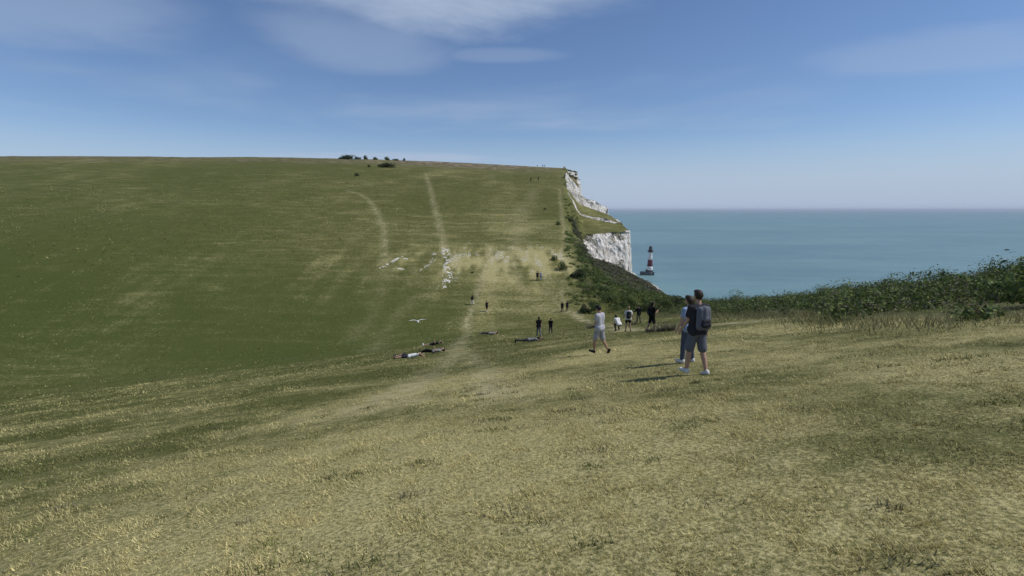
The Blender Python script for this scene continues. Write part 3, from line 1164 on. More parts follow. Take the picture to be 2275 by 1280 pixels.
def make_lighthouse():
    d = pix_dir(1443, 611)
    k = SEA_Z / d[2]
    px, py = d[0] * k, d[1] * k
    dep = py * CP - SEA_Z * SP
    u = dep / F_PX                       # metres per photograph pixel at the lighthouse
    e = empty('lighthouse', (px, py, SEA_Z))
    tag(e, 'red and white banded lighthouse standing in the sea off the cliff', 'lighthouse')
    white = flat_mat('lighthouse_white', (0.74, 0.72, 0.72), 0.6, 0.08, 0.4)
    red = flat_mat('lighthouse_red', (0.135, 0.032, 0.040), 0.6, 0.15, 0.4)
    dark = flat_mat('lighthouse_granite', (0.085, 0.092, 0.10), 0.85, 0.3, 0.3)
    iron = flat_mat('lighthouse_iron', (0.055, 0.040, 0.048), 0.5, 0.2, 0.8)
    glass = flat_mat('lantern_glass', (0.10, 0.11, 0.13), 0.1, 0.1, 1.0, 0.5)
    hgt = [0, 7, 11.2, 19.2, 34.2, 50.5]          # px heights of the band limits, granite foot first
    zs = [v * u for v in hgt]

    def rad(zpx):
        t = zpx / 50.5
        return u * (4.4 + 3.6 * (1 - t) ** 1.7)
    names = [('landing_stage_core', dark), ('granite_foot', dark), ('white_band', white), ('red_band', red), ('white_band', white)]
    for i, (nm, mt) in enumerate(names):
        pr = [(rad(lerp(hgt[i], hgt[i + 1], s / 5.0)), lerp(zs[i], zs[i + 1], s / 5.0)) for s in range(6)]
        if i == 0:
            pr = [(rad(0) * 1.05, -2 * u), (rad(0) * 1.05, 7 * u)]
        lathe(nm, pr, mt, e)
    # landing stage reaching to the left
    box('landing_stage', (-5.5 * u, 0, 3.2 * u), (28 * u, 15 * u, 8.2 * u), dark, e, 0.3 * u)
    box('stage_block', (-6.0 * u, 0, 9.6 * u), (5 * u, 6 * u, 6 * u), dark, e, 0.2 * u)
    gal = lathe('gallery', [(4.4 * u, 50.2 * u), (6.0 * u, 52.4 * u), (6.3 * u, 52.4 * u), (6.3 * u, 53.4 * u), (4.0 * u, 53.4 * u)], iron, e)
    for k_ in range(14):
        a = 2 * math.pi * k_ / 14
        lathe('rail_post', [(0.12 * u, 53.3 * u), (0.12 * u, 55.3 * u)], iron, gal, 6, off=(6.1 * u * math.cos(a), 6.1 * u * math.sin(a), 0))
    pr = []
    for a in range(9):
        an = 2 * math.pi * a / 8
        pr.append((6.1 * u + 0.13 * u * math.cos(an), 55.3 * u + 0.13 * u * math.sin(an)))
    lathe('hand_rail', pr, iron, gal, 28, cap=False)
    lathe('watch_room', [(4.1 * u, 53.3 * u), (4.1 * u, 57.0 * u)], iron, e, 24)
    lan = lathe('lantern', [(3.3 * u, 57.0 * u), (3.3 * u, 61.2 * u)], glass, e, 16)
    for k_ in range(8):
        a = 2 * math.pi * k_ / 8
        lathe('lantern_bar', [(0.2 * u, 57.0 * u), (0.2 * u, 61.2 * u)], iron, lan, 6, off=(3.35 * u * math.cos(a), 3.35 * u * math.sin(a), 0))
    dm = [(3.9 * u, 61.2 * u)] + [(3.7 * u * math.cos(a), (61.2 + 2.9 * math.sin(a)) * u) for a in np.linspace(0.05, 1.45, 7)]
    roof = lathe('dome_roof', dm, iron, e, 24)
    lathe('finial', [(0.5 * u, 63.9 * u), (0.55 * u, 64.7 * u), (0.12 * u, 65.0 * u), (0.1 * u, 67.2 * u)], iron, roof, 8)
    for zpx, a in ((43.0, -1.75), (46.5, -0.9), (26.5, -1.75), (38.5, -2.4), (15, -1.6)):
        r_ = rad(zpx)
        w = box('window', (0, 0, 0), (1.3 * u, 0.5 * u, 2.0 * u), glass, e)
        w.location = (r_ * math.cos(a), r_ * math.sin(a), zpx * u)
        w.rotation_euler = (0, 0, a + math.pi / 2)


make_lighthouse()

# ================================================================== people
def capsule(p0, p1, r0, r1, seg=12, ex=(1, 1, 1)):
    p0, p1 = np.array(p0, float), np.array(p1, float)
    ax = p1 - p0
    L = np.linalg.norm(ax)
    ax = ax / L if L > 1e-6 else np.array([0, 0, 1.0])
    h = np.array([1.0, 0, 0]) if abs(ax[0]) < 0.8 else np.array([0, 1.0, 0])
    u = np.cross(ax, h)
    u /= np.linalg.norm(u)
    v = np.cross(ax, u)
    rows = [(-math.cos(t) * r0, math.sin(t) * r0) for t in (0.35, 0.8, 1.2, 1.5708)]
    rows += [(L + math.cos(t) * r1, math.sin(t) * r1) for t in (1.5708, 1.2, 0.8, 0.35)]
    V = [p0 - ax * r0]
    for s, r in rows:
        for k in range(seg):
            a = 2 * math.pi * k / seg
            V.append(p0 + ax * s + (u * math.cos(a) + v * math.sin(a)) * r)
    V.append(p0 + ax * (L + r1))
    F = []
    n = len(rows)
    for k in range(seg):
        F.append((0, 1 + (k + 1) % seg, 1 + k))
        for i in range(n - 1):
            a, b = 1 + i * seg, 1 + (i + 1) * seg
            F.append((a + k, a + (k + 1) % seg, b + (k + 1) % seg, b + k))
        F.append((1 + (n - 1) * seg + k, 1 + (n - 1) * seg + (k + 1) % seg, len(V) - 1))
    return V, F


def ellipsoid(c, r, M=None, seg=14, rings=10):
    V, F = [], []
    M = np.eye(3) if M is None else M
    c, r = np.array(c, float), np.array(r, float)
    for i in range(1, rings):
        t = math.pi * i / rings
        for k in range(seg):
            a = 2 * math.pi * k / seg
            V.append(c + M @ (r * np.array([math.sin(t) * math.cos(a), math.sin(t) * math.sin(a), math.cos(t)])))
    top, bot = len(V), len(V) + 1
    V += [c + M @ (r * np.array([0, 0, 1.0])), c - M @ (r * np.array([0, 0, 1.0]))]
    for k in range(seg):
        F.append((top, k, (k + 1) % seg))
        for i in range(rings - 2):
            F.append((i * seg + k, (i + 1) * seg + k, (i + 1) * seg + (k + 1) % seg, i * seg + (k + 1) % seg))
        b = (rings - 2) * seg
        F.append((bot, b + (k + 1) % seg, b + k))
    return V, F


def rx(a):
    c, s = math.cos(a), math.sin(a)
    return np.array([[1, 0, 0], [0, c, -s], [0, s, c]])


def ry(a):
    c, s = math.cos(a), math.sin(a)
    return np.array([[c, 0, s], [0, 1, 0], [-s, 0, c]])


def rz_(a):
    c, s = math.cos(a), math.sin(a)
    return np.array([[c, -s, 0], [s, c, 0], [0, 0, 1]])


PENDING = []          # (object, list of shapes, voxel)


def bake_later(name, shapes, voxel, mat, parent):
    V, L, S = [], [], []
    for v, f in shapes:
        b = len(V)
        V += [tuple(p) for p in v]
        for q in f:
            L += [b + i for i in q]
            S.append(len(q))
    me = np_mesh(name, V, L, S)
    me.materials.append(mat)
    o = link(name, me, None, parent)
    md = o.modifiers.new('r', 'REMESH')
    md.mode = 'VOXEL'
    md.voxel_size = voxel
    md.use_smooth_shade = True
    sm = o.modifiers.new('s', 'SMOOTH')
    sm.factor = 0.5
    sm.iterations = 2
    PENDING.append(o)
    return o


def bake_all():
    dg = bpy.context.evaluated_depsgraph_get()
    out = []
    for o in PENDING:
        me = bpy.data.meshes.new_from_object(o.evaluated_get(dg))
        out.append((o, me))
    for o, me in out:
        nm = o.data.name
        o.modifiers.clear()
        o.data = me
        me.name = nm
    PENDING.clear()


SKIN = {'light': (0.46, 0.29, 0.21), 'tan': (0.34, 0.20, 0.135)}
CLOTH = {'black': (0.012, 0.012, 0.014), 'charcoal': (0.035, 0.036, 0.042), 'grey': (0.30, 0.31, 0.35), 'palegrey': (0.40, 0.41, 0.46), 'white': (0.72, 0.72, 0.70),
         'denim': (0.075, 0.09, 0.13), 'slate': (0.13, 0.14, 0.17), 'khaki': (0.17, 0.15, 0.11), 'navy': (0.018, 0.022, 0.040), 'midgrey': (0.20, 0.20, 0.20), 'blue': (0.28, 0.36, 0.52)}
HAIRC = {'black': (0.008, 0.007, 0.006), 'brown': (0.035, 0.022, 0.014), 'fair': (0.22, 0.16, 0.09), 'grey': (0.3, 0.29, 0.28)}


def cloth_mat(c):
    return flat_mat('cloth_' + c, CLOTH[c], 0.9, 0.25, 9.0, 0.1, 0.03)


def person(label, foot_px, facing, height_m=1.73, top='grey', bottom='charcoal', legs='shorts', hair='black', hairlen=0.0, skin='light', shoe='black', shoecol=None,
           leg_l=(0, 0), leg_r=(0, 0), arm_l=(0, 6, 8), arm_r=(0, 6, 8), lean=0.0, head=(0, 0), lying=None, voxel=0.022, sit=False, group=None, at=None, sleeve=0.55, hat=None, hands=True, spread=4, belly=0.0):
    """facing: heading in degrees, 0 = away from the camera, 90 = to the left. legs: (thigh forward, knee bend) in degrees.
    arms: (forward, outward, elbow)."""
    J = {}
    T = rx(-R(lean))
    pel = np.array([0, 0, 0.93])

    def tor(p):
        return pel + T @ (np.array(p) - pel)
    body, shirt, low, shoes = [], [], [], [[], []]
    skinparts = []
    g = 0.016
    # torso columns
    cols = []
    for sx in (-1, 1):
        cols.append((tor((sx * 0.075, 0.0, 1.00)), tor((sx * 0.095, 0.0, 1.34)), 0.098, 0.105))
    cols.append((tor((0, 0.02 + belly, 1.02)), tor((0, 0.025, 1.32)), 0.105 + belly, 0.110))
    cols.append((tor((-0.135, -0.01, 1.395)), tor((0.135, -0.01, 1.395)), 0.068, 0.068))
    for c in cols:
        body.append(capsule(*c))
        shirt.append(capsule(c[0], c[1], c[2] + g, c[3] + g))
    # pelvis
    pv = [((-0.075, -0.01, 0.93), (0.075, -0.01, 0.93), 0.118, 0.118), ((-0.07, -0.03, 0.90), (0.07, -0.03, 0.90), 0.11, 0.11)]
    for c in pv:
        body.append(capsule(*c))
        low.append(capsule(c[0], c[1], c[2] + g, c[3] + g))
    shirt.append(capsule(tor((-0.078, -0.01, 0.945)), tor((0.078, -0.01, 0.945)), 0.143, 0.143))
    shirt.append(capsule(tor((-0.075, -0.022, 0.915)), tor((0.075, -0.022, 0.915)), 0.139, 0.139))
    # head and neck
    nk0, nk1 = tor((0, -0.01, 1.40)), tor((0, 0.01, 1.53))
    body.append(capsule(nk0, nk1, 0.062, 0.054))
    HM = T @ rz_(R(head[0])) @ rx(-R(head[1]))
    hc = nk1 + HM @ np.array([0, 0.022, 0.095])
    body.append(ellipsoid(hc, (0.075, 0.095, 0.115), HM))
    body.append(ellipsoid(hc + HM @ np.array([0, 0.045, -0.07]), (0.048, 0.045, 0.045), HM))          # jaw
    if voxel < 0.02:
        body.append(capsule(hc + HM @ np.array([0, 0.088, 0.012]), hc + HM @ np.array([0, 0.108, -0.022]), 0.009, 0.013, 8))
        for sx in (-1, 1):
            body.append(ellipsoid(hc + HM @ np.array([sx * 0.078, -0.005, -0.005]), (0.012, 0.02, 0.032), HM, 8, 6))
        body.append(capsule(hc + HM @ np.array([-0.02, 0.082, -0.055]), hc + HM @ np.array([0.02, 0.082, -0.055]), 0.009, 0.009, 8))
    hairp = [ellipsoid(hc + HM @ np.array([0, -0.022, 0.022]), (0.088, 0.097, 0.110), HM)]
    hairp.append(ellipsoid(hc + HM @ np.array([0, 0.045, 0.085]), (0.07, 0.055, 0.045), HM))
    if hairlen > 0:
        hairp.append(capsule(hc + HM @ np.array([0, -0.06, 0.0]), hc + HM @ np.array([0, -0.085, -0.09 - hairlen]), 0.085, 0.055))
    # legs
    for si, (sx, lg) in enumerate(((-1, leg_l), (1, leg_r))):
        hip = np.array([sx * 0.088, 0, 0.90])
        A = rx(R(lg[0])) @ ry(-R(sx * (lg[2] if len(lg) > 2 else spread * 0.5)))
        knee = hip + A @ np.array([0, 0, -0.43])
        B = A @ rx(-R(lg[1]))
        ank = knee + B @ np.array([0, 0, -0.40])
        foot = B @ rx(R(lg[3] if len(lg) > 3 else 0))
        heel = ank + foot @ np.array([0, -0.035, -0.045])
        toe = ank + foot @ np.array([sx * 0.02, 0.16, -0.055])
        body.append(capsule(hip, knee, 0.088, 0.056))
        body.append(capsule(knee, knee + 0.38 * (ank - knee), 0.055, 0.058))
        body.append(capsule(knee + 0.35 * (ank - knee), ank, 0.056, 0.036))
        body.append(capsule(ank, toe * 0.7 + ank * 0.3, 0.036, 0.032))
        sh = [capsule(heel, toe, 0.045, 0.042), capsule(heel + foot @ np.array([0, 0, 0.03]), lerp(heel, toe, 0.45) + foot @ np.array([0, 0, 0.02]), 0.042, 0.042)]
        shoes[si] = sh
        if legs == 'trousers':
            low.append(capsule(hip, knee, 0.088 + g, 0.072))
            low.append(capsule(knee, lerp(knee, ank, 0.94), 0.073, 0.058))
        else:
            e_ = hip + (knee - hip) * (0.86 if legs == 'shorts' else 0.5)
            low.append(capsule(hip, e_, 0.088 + g + 0.004, 0.080 + g))
        J['ank%d' % si] = ank
        J['toe%d' % si] = toe
    # arms
    for si, (sx, ar) in enumerate(((-1, arm_l), (1, arm_r))):
        shd = tor((sx * 0.178, -0.01, 1.395))
        A = T @ rx(R(ar[0])) @ ry(-R(sx * ar[1]))
        elb = shd + A @ np.array([0, 0, -0.285])
        tw = R(ar[3]) if len(ar) > 3 else 0.0
        B = A @ rz_(sx * tw) @ rx(R(ar[2]))
        wr = elb + B @ np.array([0, 0, -0.245])
        body.append(capsule(shd, elb, 0.050, 0.038))
        body.append(capsule(elb, lerp(elb, wr, 0.4), 0.039, 0.038))
        body.append(capsule(lerp(elb, wr, 0.35), wr, 0.038, 0.026))
        # hand: palm, four fingers, thumb
        hb = wr + B @ np.array([0, 0, -0.02])
        pc = wr + B @ np.array([0, 0.008, -0.075])
        if voxel < 0.02 and hands:
            for fx in (-0.024, -0.008, 0.008, 0.024):
                k0 = wr + B @ np.array([0.0, fx, -0.085])
                ln = 0.075 - 0.35 * abs(fx - 0.004)
                k1 = k0 + B @ rx(R(6)) @ ry(R(sx * 14)) @ np.array([0, fx * 0.25, -ln * 0.55])
                k2 = k1 + B @ ry(R(sx * 38)) @ np.array([0, fx * 0.1, -ln * 0.5])
                body.append(capsule(hb, k0, 0.020, 0.014, 8))
                body.append(capsule(k0, k1, 0.0095, 0.009, 8))
                body.append(capsule(k1, k2, 0.009, 0.0075, 8))
            t0 = wr + B @ np.array([0, 0.024, -0.03])
            t1 = t0 + B @ np.array([sx * -0.012, 0.03, -0.035])
            t2 = t1 + B @ np.array([sx * -0.008, 0.010, -0.034])
            body.append(capsule(t0, t1, 0.014, 0.011, 8))
            body.append(capsule(t1, t2, 0.0105, 0.008, 8))
        else:
            body.append(capsule(hb, wr + B @ np.array([0, 0, -0.14]), 0.032, 0.024, 8))
        if sleeve > 0:
            e_ = shd + (elb - shd) * min(sleeve, 1.0)
            shirt.append(capsule(shd, e_, 0.050 + g + 0.006, 0.040 + g + 0.012))
            if sleeve > 1:
                shirt.append(capsule(elb, lerp(elb, wr, 0.92), 0.056, 0.045))
        J['wr%d' % si] = wr
        J['B%d' % si] = B
    J['head'] = hc
    J['back'] = tor((0, -0.13, 1.22))
    # pose in space
    M = np.eye(3)
    if lying == 'back':
        M = rx(R(90))        # head towards -Y (facing the sky)
    elif lying == 'front':
        M = rx(R(-90))
    elif lying == 'side':
        M = rz_(R(0)) @ ry(R(-78)) @ np.eye(3)
    if lying:
        M = M
    allshapes = [body, shirt, low, hairp, shoes[0], shoes[1]]
    sc = height_m / 1.735
    zmin = 1e9
    for grp in allshapes:
        for v, f in grp:
            for i, p in enumerate(v):
                v[i] = (M @ np.asarray(p)) * sc
                if v[i][2] < zmin:
                    zmin = v[i][2]
    cen = np.zeros(3)
    if lying or sit:
        pts = np.concatenate([np.array(v) for v, f in body])
        cen[:2] = pts[:, :2].mean(0)
    else:
        cen[:2] = 0.5 * (J['ank0'] + J['ank1'])[:2] * sc
    cen[2] = zmin + (0.02 if not lying else 0.015)
    for grp in allshapes:
        for v, f in grp:
            for i in range(len(v)):
                v[i] = v[i] - cen
    for k in list(J):
        if k[0] != 'B':
            J[k] = (M @ J[k]) * sc - cen
    gp = ground_at(*foot_px) if at is None else np.array([at[0], at[1], float(height(*at))])
    e = empty('person', gp, R(facing))
    if lying or sit:
        # lie along the slope
        x, y = gp[0], gp[1]
        d = 0.5
        gx = (float(height(x + d, y)) - float(height(x - d, y))) / (2 * d)
        gy = (float(height(x, y + d)) - float(height(x, y - d))) / (2 * d)
        nrm = Vector((-gx, -gy, 1)).normalized()
        q = Vector((0, 0, 1)).rotation_difference(nrm)
        e.rotation_euler = (q.to_matrix() @ Matrix.Rotation(R(facing), 3, 'Z')).to_euler()
    tag(e, label, 'person', group)
    sm = flat_mat('skin_' + skin, SKIN[skin], 0.6, 0.08, 10.0, 0.3)
    b = bake_later('body', body, voxel * 0.8 if voxel < 0.02 else voxel, sm, e)
    bake_later('shirt', shirt, voxel, cloth_mat(top), e)
    bake_later('trousers' if legs == 'trousers' else 'shorts', low, voxel, cloth_mat(bottom), e)
    hh = bake_later('hair', hairp, voxel, flat_mat('hair_' + hair, HAIRC[hair], 0.6, 0.3, 30.0, 0.3), e)
    if hat:
        pass
    for s_ in shoes:
        bake_later('shoe', s_, voxel, flat_mat('shoe_' + shoe, CLOTH[shoe], 0.7, 0.15, 10.0), e)
    if voxel < 0.02:
        eye = flat_mat('eye_dark', (0.02, 0.015, 0.012), 0.3)
        for sx in (-1, 1):
            v, f = ellipsoid((0, 0, 0), (0.012, 0.008, 0.009), HM, 8, 6)
            c0 = (M @ (hc + HM @ np.array([sx * 0.03, 0.086, 0.012]))) * sc - cen
            me = np_mesh('eye', [tuple(p + c0) for p in v], sum([list(q) for q in f], []), [len(q) for q in f], True)
            link('eye', me, eye, e)
    e['_j'] = 0
    del e['_j']
    J['M'] = M
    return e, J


def place_world(e, p):
    Mx = Matrix.Translation(e.location) @ e.rotation_euler.to_matrix().to_4x4()
    return Mx @ Vector(p)


def backpack(e, J, label, col='black', sc=1.0):
    """worn rucksack: a thing of its own, built at the wearer's back"""
    b = np.array(J['back'])
    root = empty('backpack', place_world(e, b - np.array([0, 0.0, 0.24])), e.rotation_euler.z)
    tag(root, label, 'backpack')
    mt = cloth_mat(col)
    sh = [capsule((-0.08, -0.06, 0.05), (-0.08, -0.05, 0.40), 0.085, 0.075), capsule((0.08, -0.06, 0.05), (0.08, -0.05, 0.40), 0.085, 0.075), capsule((0, -0.09, 0.06), (0, -0.07, 0.42), 0.09, 0.075)]
    bake_later('bag_body', sh, 0.016, mt, root)
    bake_later('front_pocket', [capsule((-0.06, -0.155, 0.10), (0.06, -0.155, 0.10), 0.055, 0.055), capsule((-0.06, -0.150, 0.18), (0.06, -0.150, 0.18), 0.045, 0.045)], 0.014, cloth_mat('charcoal'), root)
    for sx in (-1, 1):
        bake_later('strap', [capsule((sx * 0.11, 0.02, 0.40), (sx * 0.115, 0.13, 0.47), 0.022, 0.022, 8), capsule((sx * 0.115, 0.13, 0.47), (sx * 0.12, 0.285, 0.36), 0.022, 0.022, 8),
                             capsule((sx * 0.12, 0.285, 0.36), (sx * 0.13, 0.24, 0.12), 0.02, 0.018, 8)], 0.012, mt, root)


# --- the people of the near slope
NEARV = 0.013
e1, J1 = person('man in pale grey tee and shorts striding left across the near grass', (1335, 787), 44, 1.78, 'palegrey', 'grey', 'shorts', 'black', 0, 'tan', 'black',
                leg_l=(13, 8, 3, 6), leg_r=(-10, 26, 3, -20), arm_l=(10, 3, 80, 60), arm_r=(2, 7, 62, 60), lean=2, head=(0, 14), voxel=NEARV)
e2, J2 = person('hiker in a white tee and black shorts seen from behind', (1395, 737), -6, 1.72, 'white', 'black', 'briefs', 'fair', 0, 'light', 'black',
                leg_l=(2, 4, 5), leg_r=(4, 6, 6), arm_l=(6, 16, 30), arm_r=(4, 20, 18), voxel=NEARV)
backpack(e2, J2, 'small black backpack on the hiker in the white tee', 'charcoal')
e3, J3 = person('hiker in a black top and khaki trousers farther down the path', (1419, 719), 15, 1.74, 'black', 'khaki', 'trousers', 'black', 0, 'light', 'charcoal',
                leg_l=(6, 6, 4), leg_r=(-6, 8, 4), arm_l=(20, 22, 55), arm_r=(20, 22, 55), voxel=0.018, sleeve=1.2)
e4, J4 = person('tall person all in black standing by the path with bare calves', (1446, 737), -66, 1.82, 'black', 'black', 'shorts', 'black', 0.06, 'tan', 'black',
                leg_l=(-9, 8, 4), leg_r=(10, 6, 4), arm_l=(14, 4, 88, 20), arm_r=(18, 4, 92, 20), head=(0, 6), voxel=NEARV)
backpack(e4, J4, 'bulky black backpack on the tall person in black', 'black')
e5, J5 = person('person in a white top sitting low on the path verge', (1372, 735), 20, 1.66, 'white', 'charcoal', 'trousers', 'black', 0.02, 'light', 'charcoal',
                leg_l=(96, 100, 8), leg_r=(92, 96, 8), arm_l=(52, 10, 30), arm_r=(52, 10, 30), lean=22, voxel=0.018, sit=True)
# two more whose shadows fall across the turf at the right
e6, J6 = person('person in a pale blue shirt standing beside the long shadows', (1526, 806), 30, 1.72, 'blue', 'denim', 'trousers', 'brown', 0.02, 'light', 'white',
                leg_l=(3, 4, 4), leg_r=(-2, 4, 4), arm_l=(6, 8, 20), arm_r=(4, 8, 16), voxel=NEARV)
e7, J7 = person('person in a charcoal shirt standing nearest on the right', (1546, 833), 15, 1.78, 'charcoal', 'slate', 'shorts', 'brown', 0, 'light', 'white',
                leg_l=(8, 6, 4), leg_r=(-8, 8, 4), arm_l=(10, 8, 24), arm_r=(-4, 8, 16), voxel=NEARV)
backpack(e7, J7, 'slate grey backpack on the person nearest on the right', 'slate')
# --- middle distance, standing
MV = 0.022
person('woman in a black top and grey jeans walking downhill', (1197, 748), 8, 1.72, 'black', 'slate', 'trousers', 'black', 0.12, 'light', 'charcoal', leg_l=(12, 8), leg_r=(-10, 14), voxel=MV)
person('walker all in dark clothes right of the woman in jeans', (1223, 742), -12, 1.74, 'black', 'navy', 'trousers', 'black', 0, 'tan', 'black', leg_l=(-12, 16), leg_r=(14, 6), arm_l=(12, 8, 50), arm_r=(8, 8, 60), voxel=MV)
person('left walker of the dark pair on the bare path', (1249, 695), 4, 1.72, 'black', 'black', 'trousers', 'black', 0, 'tan', 'black', leg_l=(10, 6), leg_r=(-10, 14), voxel=MV)
person('right walker of the dark pair on the bare path', (1260, 692), -6, 1.68, 'charcoal', 'navy', 'trousers', 'black', 0.05, 'tan', 'black', leg_l=(-8, 12), leg_r=(9, 6), voxel=MV)
person('dark dressed walker of the couple on the parched bank', (1194, 624), 0, 1.74, 'black', 'charcoal', 'trousers', 'brown', 0, 'light', 'black', leg_l=(9, 6), leg_r=(-9, 12), voxel=0.028)
person('pale dressed walker of the couple on the parched bank', (1202, 624), 6, 1.68, 'palegrey', 'grey', 'trousers', 'fair', 0, 'light', 'charcoal', leg_l=(-7, 12), leg_r=(9, 6), voxel=0.028)
person('walker in a dark top and white trousers on the worn track', (1050, 679), 50, 1.72, 'black', 'white', 'trousers', 'black', 0.06, 'tan', 'charcoal', leg_l=(16, 10), leg_r=(-14, 18), arm_l=(20, 10, 50), arm_r=(-18, 10, 30), voxel=0.028)
person('walker in dark shorts with bare calves right of the worn track', (1082, 692), 160, 1.72, 'charcoal', 'black', 'shorts', 'brown', 0, 'light', 'white', leg_l=(12, 8), leg_r=(-10, 14), voxel=0.028)
# --- lying on the grass (heading = direction of the feet before laying down)
LV = 0.02
person('sunbather in a white tee and dark shorts with one knee up', (916, 797), 94, 1.74, 'white', 'charcoal', 'shorts', 'brown', 0, 'light', 'charcoal', leg_l=(4, 4, 8), leg_r=(24, 38, 6), arm_l=(160, 20, 60), arm_r=(150, 24, 70), lying='back', voxel=LV)
person('sunbather in dark trousers with head to the right behind the white tee', (966, 786), 94, 1.76, 'midgrey', 'black', 'trousers', 'black', 0, 'light', 'black', leg_l=(22, 36, 6), leg_r=(4, 6, 6), arm_l=(10, 24, 60), arm_r=(150, 26, 80), lying='back', voxel=LV)
person('sunbather in a black shirt lying alone above the pair', (965, 768), 92, 1.70, 'black', 'charcoal', 'briefs', 'black', 0, 'light', 'white', leg_l=(6, 8, 6), leg_r=(2, 4, 6), arm_l=(20, 24, 70), arm_r=(150, 24, 80), lying='back', voxel=LV)
person('slim sunbather stretched flat beside the worn track', (1089, 745), 94, 1.74, 'midgrey', 'charcoal', 'trousers', 'black', 0, 'light', 'midgrey', leg_l=(4, 6, 5), leg_r=(8, 12, 5), arm_l=(8, 20, 50), arm_r=(150, 22, 80), lying='back', voxel=LV)
person('person in a grey tee and dark trousers lying face down', (1180, 759), 276, 1.78, 'midgrey', 'charcoal', 'trousers', 'black', 0, 'tan', 'black', leg_l=(0, 6, 6), leg_r=(0, 10, 8), arm_l=(150, 22, 60), arm_r=(150, 22, 60), lying='front', voxel=LV, head=(0, -20))
# --- far up the hill
FV = 0.04
person('left figure of the two tiny walkers high on the hill', (1179, 403), 0, 1.74, 'black', 'charcoal', 'trousers', 'black', 0, 'light', 'black', leg_l=(10, 6), leg_r=(-8, 12), voxel=FV)
person('right figure of the two tiny walkers high on the hill', (1196, 402), 0, 1.76, 'black', 'black', 'trousers', 'black', 0, 'light', 'black', leg_l=(-8, 12), leg_r=(10, 6), voxel=FV)
SKY_Y = 352.0
for px, lab in ((1204, 'left figure of the pair standing on the skyline'), (1207.5, 'right figure of the pair standing on the skyline'), (1192, 'lone tiny figure on the skyline left of the pair')):
    person(lab, None, 0, 1.75 if px > 1195 else 1.5, 'black', 'black', 'trousers', 'black', 0, 'light', 'black', leg_l=(4, 4), leg_r=(-4, 6), voxel=FV, at=((px - 1137.5) / F_PX * SKY_Y, SKY_Y))

bake_all()

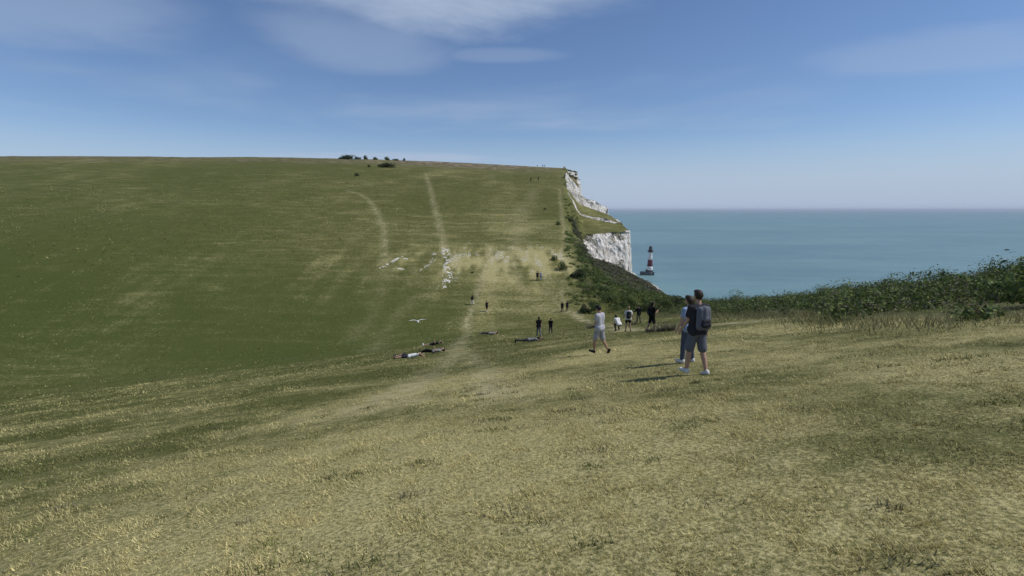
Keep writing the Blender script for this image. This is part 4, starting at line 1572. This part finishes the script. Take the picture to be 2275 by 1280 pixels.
# ================================================================== gull
def make_gull():
    d = pix_dir(928, 713)
    k = 36.0 / d[1]
    e = empty('seagull', tuple(d * k), R(20))
    tag(e, 'white seagull gliding low over the grass with wings spread', 'bird')
    white = flat_mat('gull_white', (0.78, 0.78, 0.74), 0.8, 0.05, 8.0)
    grey = flat_mat('gull_wing', (0.62, 0.63, 0.62), 0.8, 0.1, 6.0)
    yel = flat_mat('gull_beak', (0.55, 0.33, 0.05), 0.5)
    blk = flat_mat('gull_black', (0.02, 0.02, 0.02), 0.6)
    # body along +Y
    pr = [(0.01, -0.24), (0.035, -0.20), (0.06, -0.10), (0.075, 0.0), (0.066, 0.09), (0.046, 0.15), (0.043, 0.19), (0.036, 0.225), (0.012, 0.25)]
    V, Q, S = [], [], []
    for r, y in pr:
        for s in range(14):
            a = 2 * math.pi * s / 14
            V.append((r * math.cos(a), y, r * math.sin(a) * 0.95 - 0.03))
    for i in range(len(pr) - 1):
        for s in range(14):
            Q += [i * 14 + s, (i + 1) * 14 + s, (i + 1) * 14 + (s + 1) % 14, i * 14 + (s + 1) % 14]
            S.append(4)
    b = link('body', np_mesh('body', V, Q, S, True), white, e)
    bv, bf = capsule((0, 0.245, -0.03), (0, 0.285, -0.036), 0.012, 0.006, 8)
    link('beak', np_mesh('beak', [tuple(p) for p in bv], sum([list(q) for q in bf], []), [len(q) for q in bf], True), yel, b)
    for sx in (-1, 1):
        # arched wing with an aerofoil section
        rows = []
        for s, (x, y, z, ch, th) in enumerate([(0.03, 0.05, 0.0, 0.17, 0.022), (0.16, 0.085, 0.055, 0.165, 0.02), (0.30, 0.105, 0.085, 0.145, 0.016), (0.45, 0.07, 0.085, 0.11, 0.011), (0.57, 0.01, 0.075, 0.07, 0.007), (0.66, -0.06, 0.065, 0.02, 0.004)]):
            rows.append([(sx * x, y, z), (sx * x, y - 0.3 * ch, z + th), (sx * x, y - ch, z - 0.004), (sx * x, y - 0.3 * ch, z - 0.3 * th)])
        V = [p for r in rows for p in r]
        Q, S = [], []
        for i in range(len(rows) - 1):
            for s in range(4):
                q = [i * 4 + s, i * 4 + (s + 1) % 4, (i + 1) * 4 + (s + 1) % 4, (i + 1) * 4 + s]
                Q += q if sx > 0 else q[::-1]
                S.append(4)
        Q += [0, 3, 2, 1, 20, 21, 22, 23]
        S += [4, 4]
        w = link('wing', np_mesh('wing', V, Q, S), grey, e)
        tv, tf = capsule((sx * 0.60, -0.03, 0.072), (sx * 0.672, -0.075, 0.064), 0.009, 0.004, 8)
        link('wing_tip', np_mesh('wing_tip', [tuple(p) for p in tv], sum([list(q) for q in tf], []), [len(q) for q in tf], True), blk, w)
        ev, ef = ellipsoid((sx * 0.038, 0.205, -0.018), (0.006, 0.006, 0.006), None, 8, 6)
        link('eye', np_mesh('eye', [tuple(p) for p in ev], sum([list(q) for q in ef], []), [len(q) for q in ef], True), blk, b)
    V = [(-0.03, -0.2, -0.025), (0.03, -0.2, -0.025), (0.075, -0.36, -0.03), (-0.075, -0.36, -0.03), (-0.03, -0.2, -0.04), (0.03, -0.2, -0.04), (0.075, -0.36, -0.035), (-0.075, -0.36, -0.035)]
    link('tail', np_mesh('tail', V, [0, 1, 2, 3, 7, 6, 5, 4, 0, 4, 5, 1, 1, 5, 6, 2, 2, 6, 7, 3, 3, 7, 4, 0], [4] * 6), white, e)


make_gull()

# ================================================================== the air over the sea
def make_haze():
    bm = bmesh.new()
    bmesh.ops.create_cube(bm, size=1.0)
    for v in bm.verts:
        v.co = Vector((v.co.x * 210000, v.co.y * 210000, -16.5 + v.co.z * 160))
    me = bpy.data.meshes.new('haze')
    bm.to_mesh(me)
    bm.free()
    m = bpy.data.materials.new('haze_air')
    m.use_nodes = True
    nt = m.node_tree
    nt.nodes.clear()
    out = nt.nodes.new('ShaderNodeOutputMaterial')
    pv = nt.nodes.new('ShaderNodeVolumePrincipled')
    pv.inputs['Color'].default_value = (0.80, 0.87, 1.0, 1)
    pv.inputs['Density'].default_value = 0.00003
    nt.links.new(pv.outputs[0], out.inputs['Volume'])
    o = link('haze', me, m)
    tag(o, 'thin sea haze softening the horizon', 'haze', None, 'stuff')


make_haze()
